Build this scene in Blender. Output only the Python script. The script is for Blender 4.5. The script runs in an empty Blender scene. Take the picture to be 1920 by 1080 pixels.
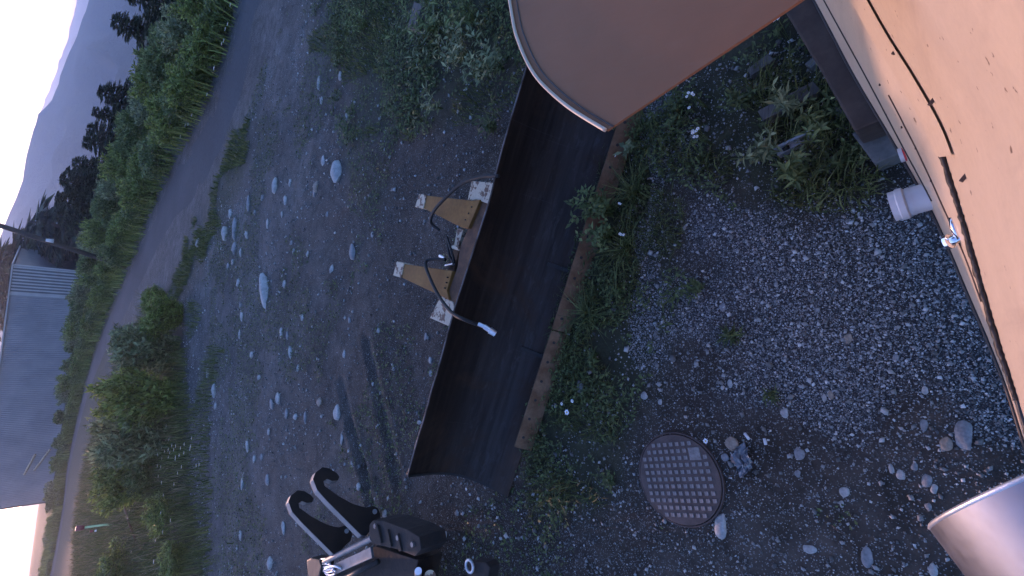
import bpy, bmesh, math, random
import numpy as np
from mathutils import Vector, Matrix, Quaternion

# ---------------------------------------------------------------- camera, sky, sun, exposure
SC = bpy.context.scene
F_PX, H_CAM = 900.0, 3.4           # focal length in photo pixels, camera height in metres
N_PX = (1896.42, 671.10)           # where the plumb line under the camera meets the picture
_D = np.array([N_PX[0]-960, N_PX[1]-540, F_PX]); _D /= np.linalg.norm(_D)
_F = np.array([0, 0, 1.0]) - _D[2]*_D; _F /= np.linalg.norm(_F)
_X = np.cross(_F, -_D)
# columns: world axes written in camera axes (right, down, forward)
def cam_to_world(v): return Vector((float(v @ _X), float(v @ _F), float(-(v @ _D))))
cr = cam_to_world(np.array([1.0, 0, 0])); cd = cam_to_world(np.array([0, 1.0, 0])); cf = cam_to_world(np.array([0, 0, 1.0]))
cam_data = bpy.data.cameras.new('camera'); cam = bpy.data.objects.new('camera', cam_data)
SC.collection.objects.link(cam); SC.camera = cam
cam_data.sensor_width = 36.0; cam_data.lens = 36.0*F_PX/1920.0
cam_data.clip_start = 0.02; cam_data.clip_end = 20000
cam.matrix_world = Matrix(((cr.x, -cd.x, -cf.x, 0), (cr.y, -cd.y, -cf.y, 0), (cr.z, -cd.z, -cf.z, H_CAM), (0, 0, 0, 1)))

SUN_AZ, SUN_EL = math.radians(-25.5), math.radians(2.1)     # azimuth from +Y towards +X
sun_dir = Vector((math.sin(SUN_AZ)*math.cos(SUN_EL), math.cos(SUN_AZ)*math.cos(SUN_EL), math.sin(SUN_EL)))
W = bpy.data.worlds.new('World'); SC.world = W; W.use_nodes = True
wn = W.node_tree.nodes; wl = W.node_tree.links
bg = wn['Background']; sky = wn.new('ShaderNodeTexSky'); sky.sky_type = 'NISHITA'; sky.sun_disc = False
sky.sun_elevation = SUN_EL; sky.sun_rotation = SUN_AZ
sky.altitude = 600; sky.air_density = 1.0; sky.dust_density = 1.3; sky.ozone_density = 3.0
wl.new(sky.outputs[0], bg.inputs[0]); bg.inputs[1].default_value = 0.15
sl = bpy.data.lights.new('sun', 'SUN'); sl.energy = 2.2; sl.angle = math.radians(0.6); sl.color = (1.0, 0.60, 0.36)
so = bpy.data.objects.new('sun', sl); SC.collection.objects.link(so)
so.rotation_euler = sun_dir.to_track_quat('Z', 'Y').to_euler()
SC.view_settings.view_transform = 'Standard'; SC.view_settings.look = 'None'
SC.view_settings.gamma = 1.0; SC.view_settings.exposure = 3.4
SC.view_settings.use_white_balance = True; SC.view_settings.white_balance_temperature = 6300; SC.view_settings.white_balance_tint = 35   # the camera's cold daylight balance
SC.cycles.use_denoising = True
SC.cycles.max_bounces = 6; SC.cycles.volume_bounces = 1; SC.cycles.transparent_max_bounces = 8

# ---------------------------------------------------------------- helpers
rng = np.random.default_rng(7); random.seed(7)
C = SC.collection
def ray(u, v):
    r = np.array([u-960.0, v-540.0, F_PX]); return np.array([r @ _X, r @ _F, -(r @ _D)])
def G(u, v, z=0.0):                     # photo pixel -> point on the level plane at height z
    r = ray(u, v); t = (z-H_CAM)/r[2]
    return Vector((r[0]*t, r[1]*t, z))
def AT(u, v, Y):                        # photo pixel -> point at depth Y
    r = ray(u, v); t = Y/r[1]
    return Vector((r[0]*t, Y, H_CAM+r[2]*t))
def ONP(u, v, P, n):                    # photo pixel -> point on a plane
    r = Vector(ray(u, v)); o = Vector((0, 0, H_CAM))
    return o + r*((P-o).dot(n)/r.dot(n))
def PX(P):
    q = np.array([P[0], P[1], P[2]-H_CAM]); c = q[0]*_X+q[1]*_F-q[2]*_D
    return 960+F_PX*c[0]/c[2], 540+F_PX*c[1]/c[2]
def ztop(P, u):                         # height at which a plumb line over P reaches photo column u
    lo, hi = 0.0, 12.0
    for _ in range(40):
        m = (lo+hi)/2
        if PX((P[0], P[1], m))[0] > u: lo = m
        else: hi = m
    return lo

def drop(x, y):                         # beyond the roadside trees the bench falls away to the valley floor
    d = np.hypot(x, y); az = np.degrees(np.arctan2(x, y))
    ds = np.clip(np.interp(az, [-14, -6, 60, 90], [190, 60, 60, 160]), 0, 999)
    return -np.clip((d-ds)*.42, 0, 134.0)
def gz(x, y):                           # gentle unevenness of the yard
    z = 0.010*np.sin(1.7*x+0.6*y)+0.008*np.sin(2.9*y-1.1*x+1)+0.006*np.sin(5.3*x+3.1)*np.sin(4.7*y+0.4)
    for (ax, ay, bx, by, w, dep) in RUTS:
        dx, dy = bx-ax, by-ay; L2 = dx*dx+dy*dy
        t = np.clip(((x-ax)*dx+(y-ay)*dy)/L2, 0, 1)
        d2 = (x-ax-t*dx)**2+(y-ay-t*dy)**2
        z = z - dep*np.exp(-d2/(w*w)) + 0.5*dep*np.exp(-(np.sqrt(d2)-2.0*w)**2/(0.6*w*w))
    mask = np.clip((np.hypot(x+1.19, y-1.55)-0.35)/0.4, 0, 1)
    return z*mask
RUTS = []
for (a, b) in (((690, 640), (745, 900)), ((640, 720), (700, 960)), ((655, 800), (690, 900))):
    A, B = G(*a), G(*b); RUTS.append((A.x, A.y, B.x, B.y, 0.09, 0.035))

def tag(o, label=None, cat=None, group=None, kind=None):
    if label: o['label'] = label
    if cat: o['category'] = cat
    if group: o['group'] = group
    if kind: o['kind'] = kind
    return o
def wmat(o):
    m = o.matrix_basis.copy()
    while o.parent: o = o.parent; m = o.matrix_basis @ m
    return m
def empty(name, loc=(0, 0, 0), rz=0.0):
    o = bpy.data.objects.new(name, None); C.objects.link(o)
    o.location = loc; o.rotation_euler = (0, 0, rz); o.empty_display_size = 0.2
    return o
def link(name, me, mat, parent=None):
    o = bpy.data.objects.new(name, me); C.objects.link(o)
    if mat is not None and len(me.materials) == 0: me.materials.append(mat)
    if parent: o.parent = parent
    return o
def mk(name, V, Fc, mat, parent=None, smooth=False, local=False, bevel=0.0, auto=None):
    """one mesh object; V in world space unless local"""
    if parent is not None and not local:
        inv = wmat(parent).inverted(); V = [inv @ Vector(v) for v in V]
    me = bpy.data.meshes.new(name); me.from_pydata([tuple(v) for v in V], [], Fc); me.update()
    bm = bmesh.new(); bm.from_mesh(me)
    bmesh.ops.recalc_face_normals(bm, faces=bm.faces)
    if bevel > 0:
        es = [e for e in bm.edges if len(e.link_faces) == 2 and e.calc_face_angle(0) > 0.5]
        bmesh.ops.bevel(bm, geom=es, offset=bevel, segments=2, affect='EDGES', profile=0.6)
    for f in bm.faces: f.smooth = smooth
    bm.to_mesh(me); bm.free()
    if auto is not None:
        me.set_sharp_from_angle(angle=auto)
    return link(name, me, mat, parent)
def box(c, s, R=None):
    V = []; R = R or Matrix.Identity(3); c = Vector(c)
    for x in (-.5, .5):
        for y in (-.5, .5):
            for z in (-.5, .5): V.append(c + R @ Vector((x*s[0], y*s[1], z*s[2])))
    return V, [(0, 1, 3, 2), (4, 6, 7, 5), (0, 4, 5, 1), (2, 3, 7, 6), (0, 2, 6, 4), (1, 5, 7, 3)]
def prism(bottom, top):
    n = len(bottom); V = list(bottom)+list(top)
    Fc = [tuple(range(n))[::-1], tuple(range(n, 2*n))]
    for i in range(n): j = (i+1) % n; Fc.append((i, j, n+j, n+i))
    return V, Fc
def prism_px(px, z0, z1): return prism([G(u, v, z1)-Vector((0, 0, z1-z0)) for u, v in px], [G(u, v, z1) for u, v in px])
def frame_of(d):
    d = d.normalized(); a = Vector((0, 0, 1)) if abs(d.z) < .9 else Vector((1, 0, 0))
    s = d.cross(a).normalized(); return s, s.cross(d).normalized()
def tube(pts, r, n=10, cap=True):
    pts = [Vector(p) for p in pts]; V = []; Fc = []; m = len(pts)
    rs = r if isinstance(r, (list, tuple)) else [r]*m
    s, t = frame_of(pts[1]-pts[0])
    for i, p in enumerate(pts):
        d = (pts[min(i+1, m-1)]-pts[max(i-1, 0)]).normalized()
        s = (s-d*s.dot(d)).normalized(); t = d.cross(s)
        for k in range(n):
            a = 2*math.pi*k/n; V.append(p+(s*math.cos(a)+t*math.sin(a))*rs[i])
    for i in range(m-1):
        for k in range(n):
            k2 = (k+1) % n; Fc.append((i*n+k, i*n+k2, (i+1)*n+k2, (i+1)*n+k))
    if cap: Fc += [tuple(range(n))[::-1], tuple(range((m-1)*n, m*n))]
    return V, Fc
def spline(P, sub=8):
    P = [Vector(p) for p in P]; out = []
    for i in range(len(P)-1):
        p0, p1, p2, p3 = P[max(i-1, 0)], P[i], P[i+1], P[min(i+2, len(P)-1)]
        for k in range(sub):
            t = k/sub
            out.append(0.5*((2*p1)+(p2-p0)*t+(2*p0-5*p1+4*p2-p3)*t*t+(3*p1-p0-3*p2+p3)*t**3))
    out.append(P[-1]); return out
def join(*parts):
    V = []; Fc = []
    for v, f in parts:
        o = len(V); V += list(v); Fc += [tuple(i+o for i in q) for q in f]
    return V, Fc
def np_mesh(name, V, Fa, smooth=False):
    """fast mesh from arrays: Fa is (n,3) or (n,4)"""
    V = np.ascontiguousarray(V, dtype=np.float32); Fa = np.ascontiguousarray(Fa, dtype=np.int32)
    me = bpy.data.meshes.new(name); n, k = Fa.shape
    me.vertices.add(len(V)); me.vertices.foreach_set('co', V.ravel())
    me.loops.add(n*k); me.loops.foreach_set('vertex_index', Fa.ravel())
    me.polygons.add(n); me.polygons.foreach_set('loop_start', np.arange(0, n*k, k, dtype=np.int32))
    me.polygons.foreach_set('loop_total', np.full(n, k, dtype=np.int32))
    if smooth: me.polygons.foreach_set('use_smooth', np.ones(n, dtype=bool))
    me.update(calc_edges=True); me.validate(); return me
def inpoly(x, y, poly):
    r = np.zeros(x.shape, bool); n = len(poly); j = n-1
    for i in range(n):
        xi, yi = poly[i][0], poly[i][1]; xj, yj = poly[j][0], poly[j][1]
        c = ((yi > y) != (yj > y)) & (x < (xj-xi)*(y-yi)/(yj-yi+1e-12)+xi)
        r ^= c; j = i
    return r
def wpoly(px): return [(G(u, v).x, G(u, v).y) for u, v in px]
def scatter(poly, density, seed, cap=60000, wob=0.0):
    r = np.random.default_rng(seed); xs = [p[0] for p in poly]; ys = [p[1] for p in poly]
    A = (max(xs)-min(xs))*(max(ys)-min(ys)); n = int(min(A*density, cap*4))
    x = r.uniform(min(xs), max(xs), n); y = r.uniform(min(ys), max(ys), n)
    wx = (vnoise(x, y, 1.1, seed+50)-.5)*2+(vnoise(x, y, 3.7, seed+51)-.5); wy = (vnoise(x, y, 1.1, seed+52)-.5)*2+(vnoise(x, y, 3.7, seed+53)-.5)
    k = inpoly(x+wx*wob, y+wy*wob, poly); return x[k][:cap], y[k][:cap]
def vnoise(x, y, s, seed=0):            # cheap smooth value noise in 0..1
    x = np.asarray(x)*s; y = np.asarray(y)*s; xi = np.floor(x).astype(np.int64); yi = np.floor(y).astype(np.int64)
    fx = x-xi; fy = y-yi; fx = fx*fx*(3-2*fx); fy = fy*fy*(3-2*fy)
    def h(a, b):
        k = (a*374761393+b*668265263+seed*974711) & 0xffffffff
        k = ((k ^ (k >> 13))*1274126177) & 0xffffffff
        return ((k ^ (k >> 16)) & 0xffff)/65535.0
    return (h(xi, yi)*(1-fx)+h(xi+1, yi)*fx)*(1-fy)+(h(xi, yi+1)*(1-fx)+h(xi+1, yi+1)*fx)*fy
def rotmats(n, r):
    q = r.normal(size=(n, 4)); q /= np.linalg.norm(q, axis=1)[:, None]; w, x, y, z = q.T
    return np.stack([np.stack([1-2*(y*y+z*z), 2*(x*y-z*w), 2*(x*z+y*w)], -1), np.stack([2*(x*y+z*w), 1-2*(x*x+z*z), 2*(y*z-x*w)], -1), np.stack([2*(x*z-y*w), 2*(y*z+x*w), 1-2*(x*x+y*y)], -1)], 1)
_ph = (1+5**.5)/2
ICO_V = np.array([(-1, _ph, 0), (1, _ph, 0), (-1, -_ph, 0), (1, -_ph, 0), (0, -1, _ph), (0, 1, _ph), (0, -1, -_ph), (0, 1, -_ph), (_ph, 0, -1), (_ph, 0, 1), (-_ph, 0, -1), (-_ph, 0, 1)])/1.902
ICO_F = np.array([(0, 11, 5), (0, 5, 1), (0, 1, 7), (0, 7, 10), (0, 10, 11), (1, 5, 9), (5, 11, 4), (11, 10, 2), (10, 7, 6), (7, 1, 8), (3, 9, 4), (3, 4, 2), (3, 2, 6), (3, 6, 8), (3, 8, 9), (4, 9, 5), (2, 4, 11), (6, 2, 10), (8, 6, 7), (9, 8, 1)])
OCT_V = np.array([(1, 0, 0), (-1, 0, 0), (0, 1, 0), (0, -1, 0), (0, 0, 1), (0, 0, -1)], float)
OCT_F = np.array([(0, 2, 4), (2, 1, 4), (1, 3, 4), (3, 0, 4), (2, 0, 5), (1, 2, 5), (3, 1, 5), (0, 3, 5)])
def stones_mesh(name, x, y, size, seed, sink=0.25, low=False):
    ICO_V, ICO_F = (OCT_V*1.1, OCT_F) if low else (globals()['ICO_V'], globals()['ICO_F']); nv = len(ICO_V)
    r = np.random.default_rng(seed); n = len(x)
    V = ICO_V[None]*(1+r.uniform(-.28, .28, (n, nv, 1)))*(r.uniform(.55, 1.2, (n, 1, 3)))
    V = np.einsum('nij,nkj->nki', rotmats(n, r), V)*size[:, None, None]*0.5
    V[:, :, 2] *= 0.75
    V[:, :, 0] += x[:, None]; V[:, :, 1] += y[:, None]; V[:, :, 2] += (gz(x, y)+size*(0.5-sink)*0.6)[:, None]
    Fa = (ICO_F[None]+nv*np.arange(n)[:, None, None]).reshape(-1, 3)
    return np_mesh(name, V.reshape(-1, 3), Fa)
def leaves_arr(P, Dr, Nn, L, Wd):
    """diamond leaves folded on the midrib -> verts (n,4,3), faces (n*2,3)"""
    S = np.cross(Dr, Nn); S /= (np.linalg.norm(S, axis=1)[:, None]+1e-9)
    U = np.cross(S, Dr); L = L[:, None]; Wd = Wd[:, None]
    mid = P+Dr*L*0.45
    V = np.stack([P, mid+S*Wd*.5+U*Wd*.18, P+Dr*L-U*L*.12, mid-S*Wd*.5+U*Wd*.18], 1)
    n = len(P); b = 4*np.arange(n)[:, None, None]
    return V, (np.array([[0, 1, 2], [0, 2, 3]])[None]+b).reshape(-1, 3)
def blades_mesh(name, x, y, h, w, lean, seed, z0=None):
    r = np.random.default_rng(seed); n = len(x); a = r.uniform(0, 2*math.pi, n); b = a+r.normal(0, .5, n)+math.pi/2
    z = gz(x, y) if z0 is None else z0
    B = np.stack([x, y, z], 1); dl = np.stack([np.cos(a), np.sin(a), 0*a], 1); sd = np.stack([np.cos(b), np.sin(b), 0*b], 1)*w[:, None]*.5
    up = np.array([0, 0, 1.0])[None]; h = h[:, None]; l = (lean*r.uniform(.2, 1.3, n))[:, None]
    M1 = B+up*h*.55+dl*h*l*.25; T = B+up*h*(1-.35*np.minimum(l, 2)*.5)+dl*h*l*.8
    V = np.stack([B-sd, B+sd, M1+sd*.8, M1-sd*.8, T], 1); i = 5*np.arange(n)[:, None, None]
    Fa = (np.array([[0, 1, 2], [0, 2, 3], [3, 2, 4]])[None]+i).reshape(-1, 3)
    return np_mesh(name, V.reshape(-1, 3), Fa)

# ---------------------------------------------------------------- materials
class NT:
    def __init__(s, name, rough=.7, metal=0.0, spec=0.5):
        s.m = bpy.data.materials.new(name); s.m.use_nodes = True; s.t = s.m.node_tree; s.n = s.t.nodes; s.l = s.t.links
        s.b = s.n['Principled BSDF']; s.b.inputs['Roughness'].default_value = rough; s.b.inputs['Metallic'].default_value = metal
        s.b.inputs['Specular IOR Level'].default_value = spec; s.co = s.n.new('ShaderNodeTexCoord')
    def coord(s, scale=(1, 1, 1), kind='Object'):
        mp = s.n.new('ShaderNodeMapping'); mp.inputs['Scale'].default_value = scale
        s.l.new(s.co.outputs[kind], mp.inputs[0]); return mp.outputs[0]
    def noise(s, sc, det=4, rough=.55, vec=None, dist=0.0):
        t = s.n.new('ShaderNodeTexNoise'); t.inputs['Scale'].default_value = sc; t.inputs['Detail'].default_value = det
        t.inputs['Roughness'].default_value = rough; t.inputs['Distortion'].default_value = dist
        s.l.new(vec if vec is not None else s.co.outputs['Object'], t.inputs['Vector']); return t.outputs['Fac']
    def voro(s, sc, vec=None, feat='F1', out='Distance'):
        t = s.n.new('ShaderNodeTexVoronoi'); t.inputs['Scale'].default_value = sc; t.feature = feat
        s.l.new(vec if vec is not None else s.co.outputs['Object'], t.inputs['Vector']); return t.outputs[out]
    def ramp(s, fac, stops):
        r = s.n.new('ShaderNodeValToRGB'); e = r.color_ramp.elements
        while len(e) < len(stops): e.new(.5)
        for k, (p, c) in enumerate(stops): e[k].position = p; e[k].color = (*c, 1) if len(c) == 3 else c
        s.l.new(fac, r.inputs[0]); return r.outputs[0]
    def mix(s, f, a, b, mode='MIX'):
        m = s.n.new('ShaderNodeMix'); m.data_type = 'RGBA'; m.blend_type = mode
        for v, i in ((f, 0), (a, 6), (b, 7)):
            if isinstance(v, (int, float)): m.inputs[i].default_value = v
            elif isinstance(v, tuple): m.inputs[i].default_value = (*v, 1)
            else: s.l.new(v, m.inputs[i])
        return m.outputs[2]
    def math(s, op, a, b=0.0):
        m = s.n.new('ShaderNodeMath'); m.operation = op
        for k, v in enumerate((a, b)):
            if isinstance(v, (int, float)): m.inputs[k].default_value = v
            else: s.l.new(v, m.inputs[k])
        return m.outputs[0]
    def color(s, c):
        if isinstance(c, tuple): s.b.inputs['Base Color'].default_value = (*c, 1)
        else: s.l.new(c, s.b.inputs['Base Color'])
    def rough(s, f): s.l.new(f, s.b.inputs['Roughness'])
    def bump(s, hgt, strength=.4, dist=.01, prev=None):
        b = s.n.new('ShaderNodeBump'); b.inputs['Strength'].default_value = strength; b.inputs['Distance'].default_value = dist
        s.l.new(hgt, b.inputs['Height'])
        if prev is not None: s.l.new(prev, b.inputs['Normal'])
        s.l.new(b.outputs[0], s.b.inputs['Normal']); return b.outputs[0]
    def island(s):
        g = s.n.new('ShaderNodeNewGeometry'); return g.outputs['Random Per Island']
    def objrand(s):
        g = s.n.new('ShaderNodeObjectInfo'); return g.outputs['Random']
def simple(name, c, rough=.6, metal=0.0, var=.25, sc=8.0, bump=0.15, spec=.5, bsc=None):
    t = NT(name, rough, metal, spec); d = tuple(v*(1-var) for v in c); l = tuple(min(1, v*(1+var)) for v in c)
    f = t.noise(sc, 5); t.color(t.ramp(f, [(.3, d), (.7, l)]))
    if bump: t.bump(t.noise(bsc or sc*4, 4), bump, .01)
    return t.m
def two(name, a, b, sc, lo=.45, hi=.6, rough=.7, metal=0.0, bump=.3, stretch=(1, 1, 1)):
    t = NT(name, rough, metal); v = t.coord(stretch); f = t.noise(sc, 6, .6, v)
    fine = t.noise(sc*6, 4, .6, v)
    c = t.mix(t.ramp(f, [(lo, (0, 0, 0)), (hi, (1, 1, 1))]), a, b)
    c = t.mix(.35, c, t.ramp(fine, [(.3, (.3, .3, .3)), (.7, (1, 1, 1))]), 'MULTIPLY'); t.color(c)
    t.bump(f, bump, .01); return t.m
def leafmat(name, a, b, tr=.25, rough=.55):
    t = NT(name, rough, 0, .35); r = t.island(); c = t.ramp(r, [(0, a), (.75, b), (1, tuple(min(1, v*1.5) for v in b))]); t.color(c)
    tl = t.n.new('ShaderNodeBsdfTranslucent'); t.l.new(c, tl.inputs[0]); mx = t.n.new('ShaderNodeMixShader'); mx.inputs[0].default_value = tr
    t.l.new(t.b.outputs[0], mx.inputs[1]); t.l.new(tl.outputs[0], mx.inputs[2]); t.l.new(mx.outputs[0], t.n['Material Output'].inputs[0]); return t.m
M = {}
def stone_mat(name, lo, hi):
    t = NT(name, .8); r = t.island(); c = t.ramp(r, [(0, lo), (.6, tuple((a+b)/2 for a, b in zip(lo, hi))), (.93, hi), (1, tuple(min(.8, v*1.3) for v in hi))])
    f = t.noise(60, 4); c = t.mix(.5, c, t.ramp(f, [(.3, (.55, .55, .55)), (.7, (1, 1, 1))]), 'MULTIPLY'); t.color(c); t.bump(f, .3, .004); return t.m
M['gravel'] = stone_mat('gravel_stone', (.045, .045, .048), (.44, .44, .44))
M['pebble'] = stone_mat('pebble_stone', (.07, .066, .062), (.42, .41, .40))
def cobble_mat(name, a, b):
    t = NT(name, .75); f = t.noise(9, 6, .65); g = t.noise(70, 4); c = t.ramp(f, [(.28, a), (.62, b), (.8, tuple(v*1.1 for v in b))])
    c = t.mix(.4, c, t.ramp(g, [(.35, (.5, .5, .5)), (.6, (1, 1, 1))]), 'MULTIPLY'); t.color(c); p = t.bump(f, .35, .02); t.bump(g, .3, .004, p); return t.m
M['white_stone'] = cobble_mat('white_stone', (.17, .165, .16), (.36, .355, .34))
M['grey_stone'] = cobble_mat('grey_stone', (.10, .10, .105), (.23, .23, .235))
M['brown_stone'] = cobble_mat('brown_stone', (.12, .09, .07), (.30, .24, .19))

# ---- ground: one sheet from under the cabin to the far foot of the hills
def axis(lo, hi, fine_lo, fine_hi, step, growth):
    a = list(np.arange(fine_lo, fine_hi+1e-6, step)); s = step
    while a[-1] < hi: s *= growth; a.append(a[-1]+s)
    s = step
    while a[0] > lo: s *= growth; a.insert(0, a[0]-s)
    return np.array(a)
gx = axis(-4200, 4200, -7.0, 7.0, .06, 1.14); gy = axis(-900, 4300, -1.5, 12.0, .06, 1.14)
XX, YY = np.meshgrid(gx, gy, indexing='ij'); ZZ = gz(XX, YY)*np.clip((60-np.hypot(XX, YY))/30, 0, 1)+drop(XX, YY)
nx, ny = XX.shape; V = np.stack([XX, YY, ZZ], -1).reshape(-1, 3)
idx = np.arange(nx*ny).reshape(nx, ny)
Fa = np.stack([idx[:-1, :-1], idx[1:, :-1], idx[1:, 1:], idx[:-1, 1:]], -1).reshape(-1, 4)
me = np_mesh('ground', V, Fa, True)
P_GRAVEL = wpoly([(1190, 150), (1230, 330), (1170, 640), (1300, 760), (1520, 800), (1700, 930), (1960, 960), (2300, 700), (1900, 200), (1560, 60), (1400, 120)])
P_GRAVEL2 = wpoly([(1180, 180), (1150, 480), (1140, 700), (960, 940), (1000, 1120), (1900, 1130), (2050, 700), (1750, 300), (1500, 60)])
P_WEED = wpoly([(1150, 230), (1050, 520), (985, 830), (1000, 1000), (1150, 960), (1200, 780), (1290, 560), (1250, 400), (1300, 180)])
P_WEED2 = wpoly([(1150, 250), (1480, -60), (1660, 340), (1600, 400), (1490, 390), (1370, 330), (1300, 290), (1215, 300)])
P_MEADOW = wpoly([(560, -150), (620, 60), (690, 250), (830, 250), (980, 180), (1010, -150)])
P_VERGE = wpoly([(288, 555), (330, 560), (350, 900), (390, 1120), (142, 1120), (148, 960), (172, 840), (205, 730), (245, 640)])
P_STRIP = wpoly([(470, 200), (430, 300), (390, 400), (320, 530), (335, 560), (410, 430), (470, 280)])
def soft(poly, sc=1.3, seed=3, amt=.35, d=.35):
    acc = np.zeros(len(V)); r = np.random.default_rng(seed)
    for k in range(12):
        a = r.uniform(0, 6.28); q = r.uniform(0, d); acc += inpoly(V[:, 0]+q*np.cos(a)*(1+.1*V[:, 1].clip(0, 60)), V[:, 1]+q*np.sin(a)*(1+.1*V[:, 1].clip(0, 60)), poly)
    return np.clip(acc/12+(vnoise(V[:, 0], V[:, 1], sc, seed)-.5)*amt*(acc > 0), 0, 1)
def gdens(x, y): q = .6*vnoise(x, y, 1.25, 61)+.4*vnoise(x, y, 3.1, 62); return np.clip((q-.36)/.16, 0, 1)
gm = soft(P_GRAVEL)*(.12+.88*gdens(V[:, 0], V[:, 1])); gr = np.maximum.reduce([soft(P_WEED, 2, 5), soft(P_WEED2, 2, 6), soft(P_MEADOW, 1, 7, .6, .8), soft(P_VERGE, .5, 8), soft(P_STRIP, .5, 9)])
far = np.clip((V[:, 1]-34)/14, 0, 1); gr = np.maximum(gr, far); gr = np.maximum(gr, np.clip((np.abs(V[:, 0])-16)/8, 0, 1)*(V[:, 1] > 3))
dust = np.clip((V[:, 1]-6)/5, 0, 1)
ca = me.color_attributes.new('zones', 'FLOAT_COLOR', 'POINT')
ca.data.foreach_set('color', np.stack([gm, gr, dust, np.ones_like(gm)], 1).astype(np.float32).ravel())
t = NT('yard_ground', .92, 0, .25)
at = t.n.new('ShaderNodeAttribute'); at.attribute_name = 'zones'; sp = t.n.new('ShaderNodeSeparateColor'); t.l.new(at.outputs['Color'], sp.inputs[0])
n1 = t.noise(.55, 8, .62); n2 = t.noise(7, 8, .7); n3 = t.noise(55, 4, .65)
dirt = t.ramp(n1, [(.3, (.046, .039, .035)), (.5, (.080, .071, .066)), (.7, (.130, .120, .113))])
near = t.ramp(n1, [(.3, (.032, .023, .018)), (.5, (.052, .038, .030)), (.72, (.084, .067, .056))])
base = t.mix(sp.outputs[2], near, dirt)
n4 = t.noise(3.2, 6, .7, None, .6)
base = t.mix(.75, base, t.ramp(n4, [(.36, (.28, .29, .24)), (.5, (.85, .85, .85)), (.66, (1.3, 1.3, 1.3))]), 'MULTIPLY')
base = t.mix(.7, base, t.ramp(n2, [(.30, (.38, .37, .36)), (.52, (.85, .85, .85)), (.7, (1.25, 1.25, 1.25))]), 'MULTIPLY')
vd = t.voro(95); vc = t.voro(95, out='Color'); peb = t.ramp(vd, [(.28, (1, 1, 1)), (.42, (0, 0, 0))])
vsel = t.n.new('ShaderNodeSeparateColor'); t.l.new(vc, vsel.inputs[0]); on = t.ramp(vsel.outputs[0], [(.55, (0, 0, 0)), (.62, (1, 1, 1))])
pm = t.math('MULTIPLY', peb, on); pcol = t.ramp(vsel.outputs[1], [(0, (.13, .125, .12)), (.8, (.30, .295, .29)), (1, (.5, .5, .5))])
base = t.mix(t.math('MULTIPLY', pm, .75), base, pcol)
vd2 = t.voro(120); vc2 = t.voro(120, out='Color'); s2 = t.n.new('ShaderNodeSeparateColor'); t.l.new(vc2, s2.inputs[0])
gcol = t.ramp(s2.outputs[0], [(0, (.028, .028, .03)), (.55, (.068, .066, .068)), (.85, (.15, .148, .148)), (1, (.36, .36, .36))])
gcol = t.mix(t.ramp(vd2, [(.25, (1, 1, 1)), (.75, (0, 0, 0))]), (.03, .028, .028), gcol)
base = t.mix(sp.outputs[0], base, gcol)
soil = t.ramp(n2, [(.3, (.018, .018, .011)), (.55, (.034, .036, .018)), (.75, (.066, .058, .038))])
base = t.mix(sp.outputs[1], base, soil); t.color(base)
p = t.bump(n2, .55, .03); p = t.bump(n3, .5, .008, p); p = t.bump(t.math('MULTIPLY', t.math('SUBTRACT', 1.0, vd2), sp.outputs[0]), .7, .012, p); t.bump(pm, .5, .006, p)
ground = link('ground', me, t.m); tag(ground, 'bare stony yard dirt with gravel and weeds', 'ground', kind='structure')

# ---- gravel road running away beyond the yard
far_edge = spline([(*G(u, v).xy, 0) for u, v in ((470, -150), (445, 32), (395, 200), (335, 300), (288, 400), (248, 495), (205, 590), (172, 680), (146, 780), (126, 880), (108, 1010))]+[(-75, 96, 0), (-150, 120, 0), (-400, 170, 0)], 10)
def offset_line(L, d):
    out = []
    for i, p in enumerate(L):
        q = (L[min(i+1, len(L)-1)]-L[max(i-1, 0)]).normalized(); out.append(p+Vector((-q.y, q.x, 0))*d)
    return out
rows = []; NR = 9
for k in range(NR):
    w = 3.1*k/(NR-1); zz = -.035+.085*math.sin(math.pi*k/(NR-1))**.7-.022*(k in (2, 6))
    rows.append([p+Vector((0, 0, zz)) for p in offset_line(far_edge, w)])
L = len(far_edge); V2 = [p for r in rows for p in r]
F2 = [(k*L+i, k*L+i+1, (k+1)*L+i+1, (k+1)*L+i) for k in range(NR-1) for i in range(L-1)]
t = NT('road_gravel', .95, 0, .2); n1 = t.noise(.25, 8, .6, t.coord((1, 1, 1))); n2 = t.noise(9, 6, .7)
c = t.ramp(n1, [(.3, (.044, .044, .047)), (.7, (.072, .072, .075))]); c = t.mix(.6, c, t.ramp(n2, [(.3, (.6, .6, .6)), (.7, (1.2, 1.2, 1.2))]), 'MULTIPLY'); t.color(c); t.bump(n2, .5, .03)
road = mk('road', V2, F2, t.m, None, True); tag(road, 'packed gravel road curving away behind the yard', 'road', kind='structure')

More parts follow.
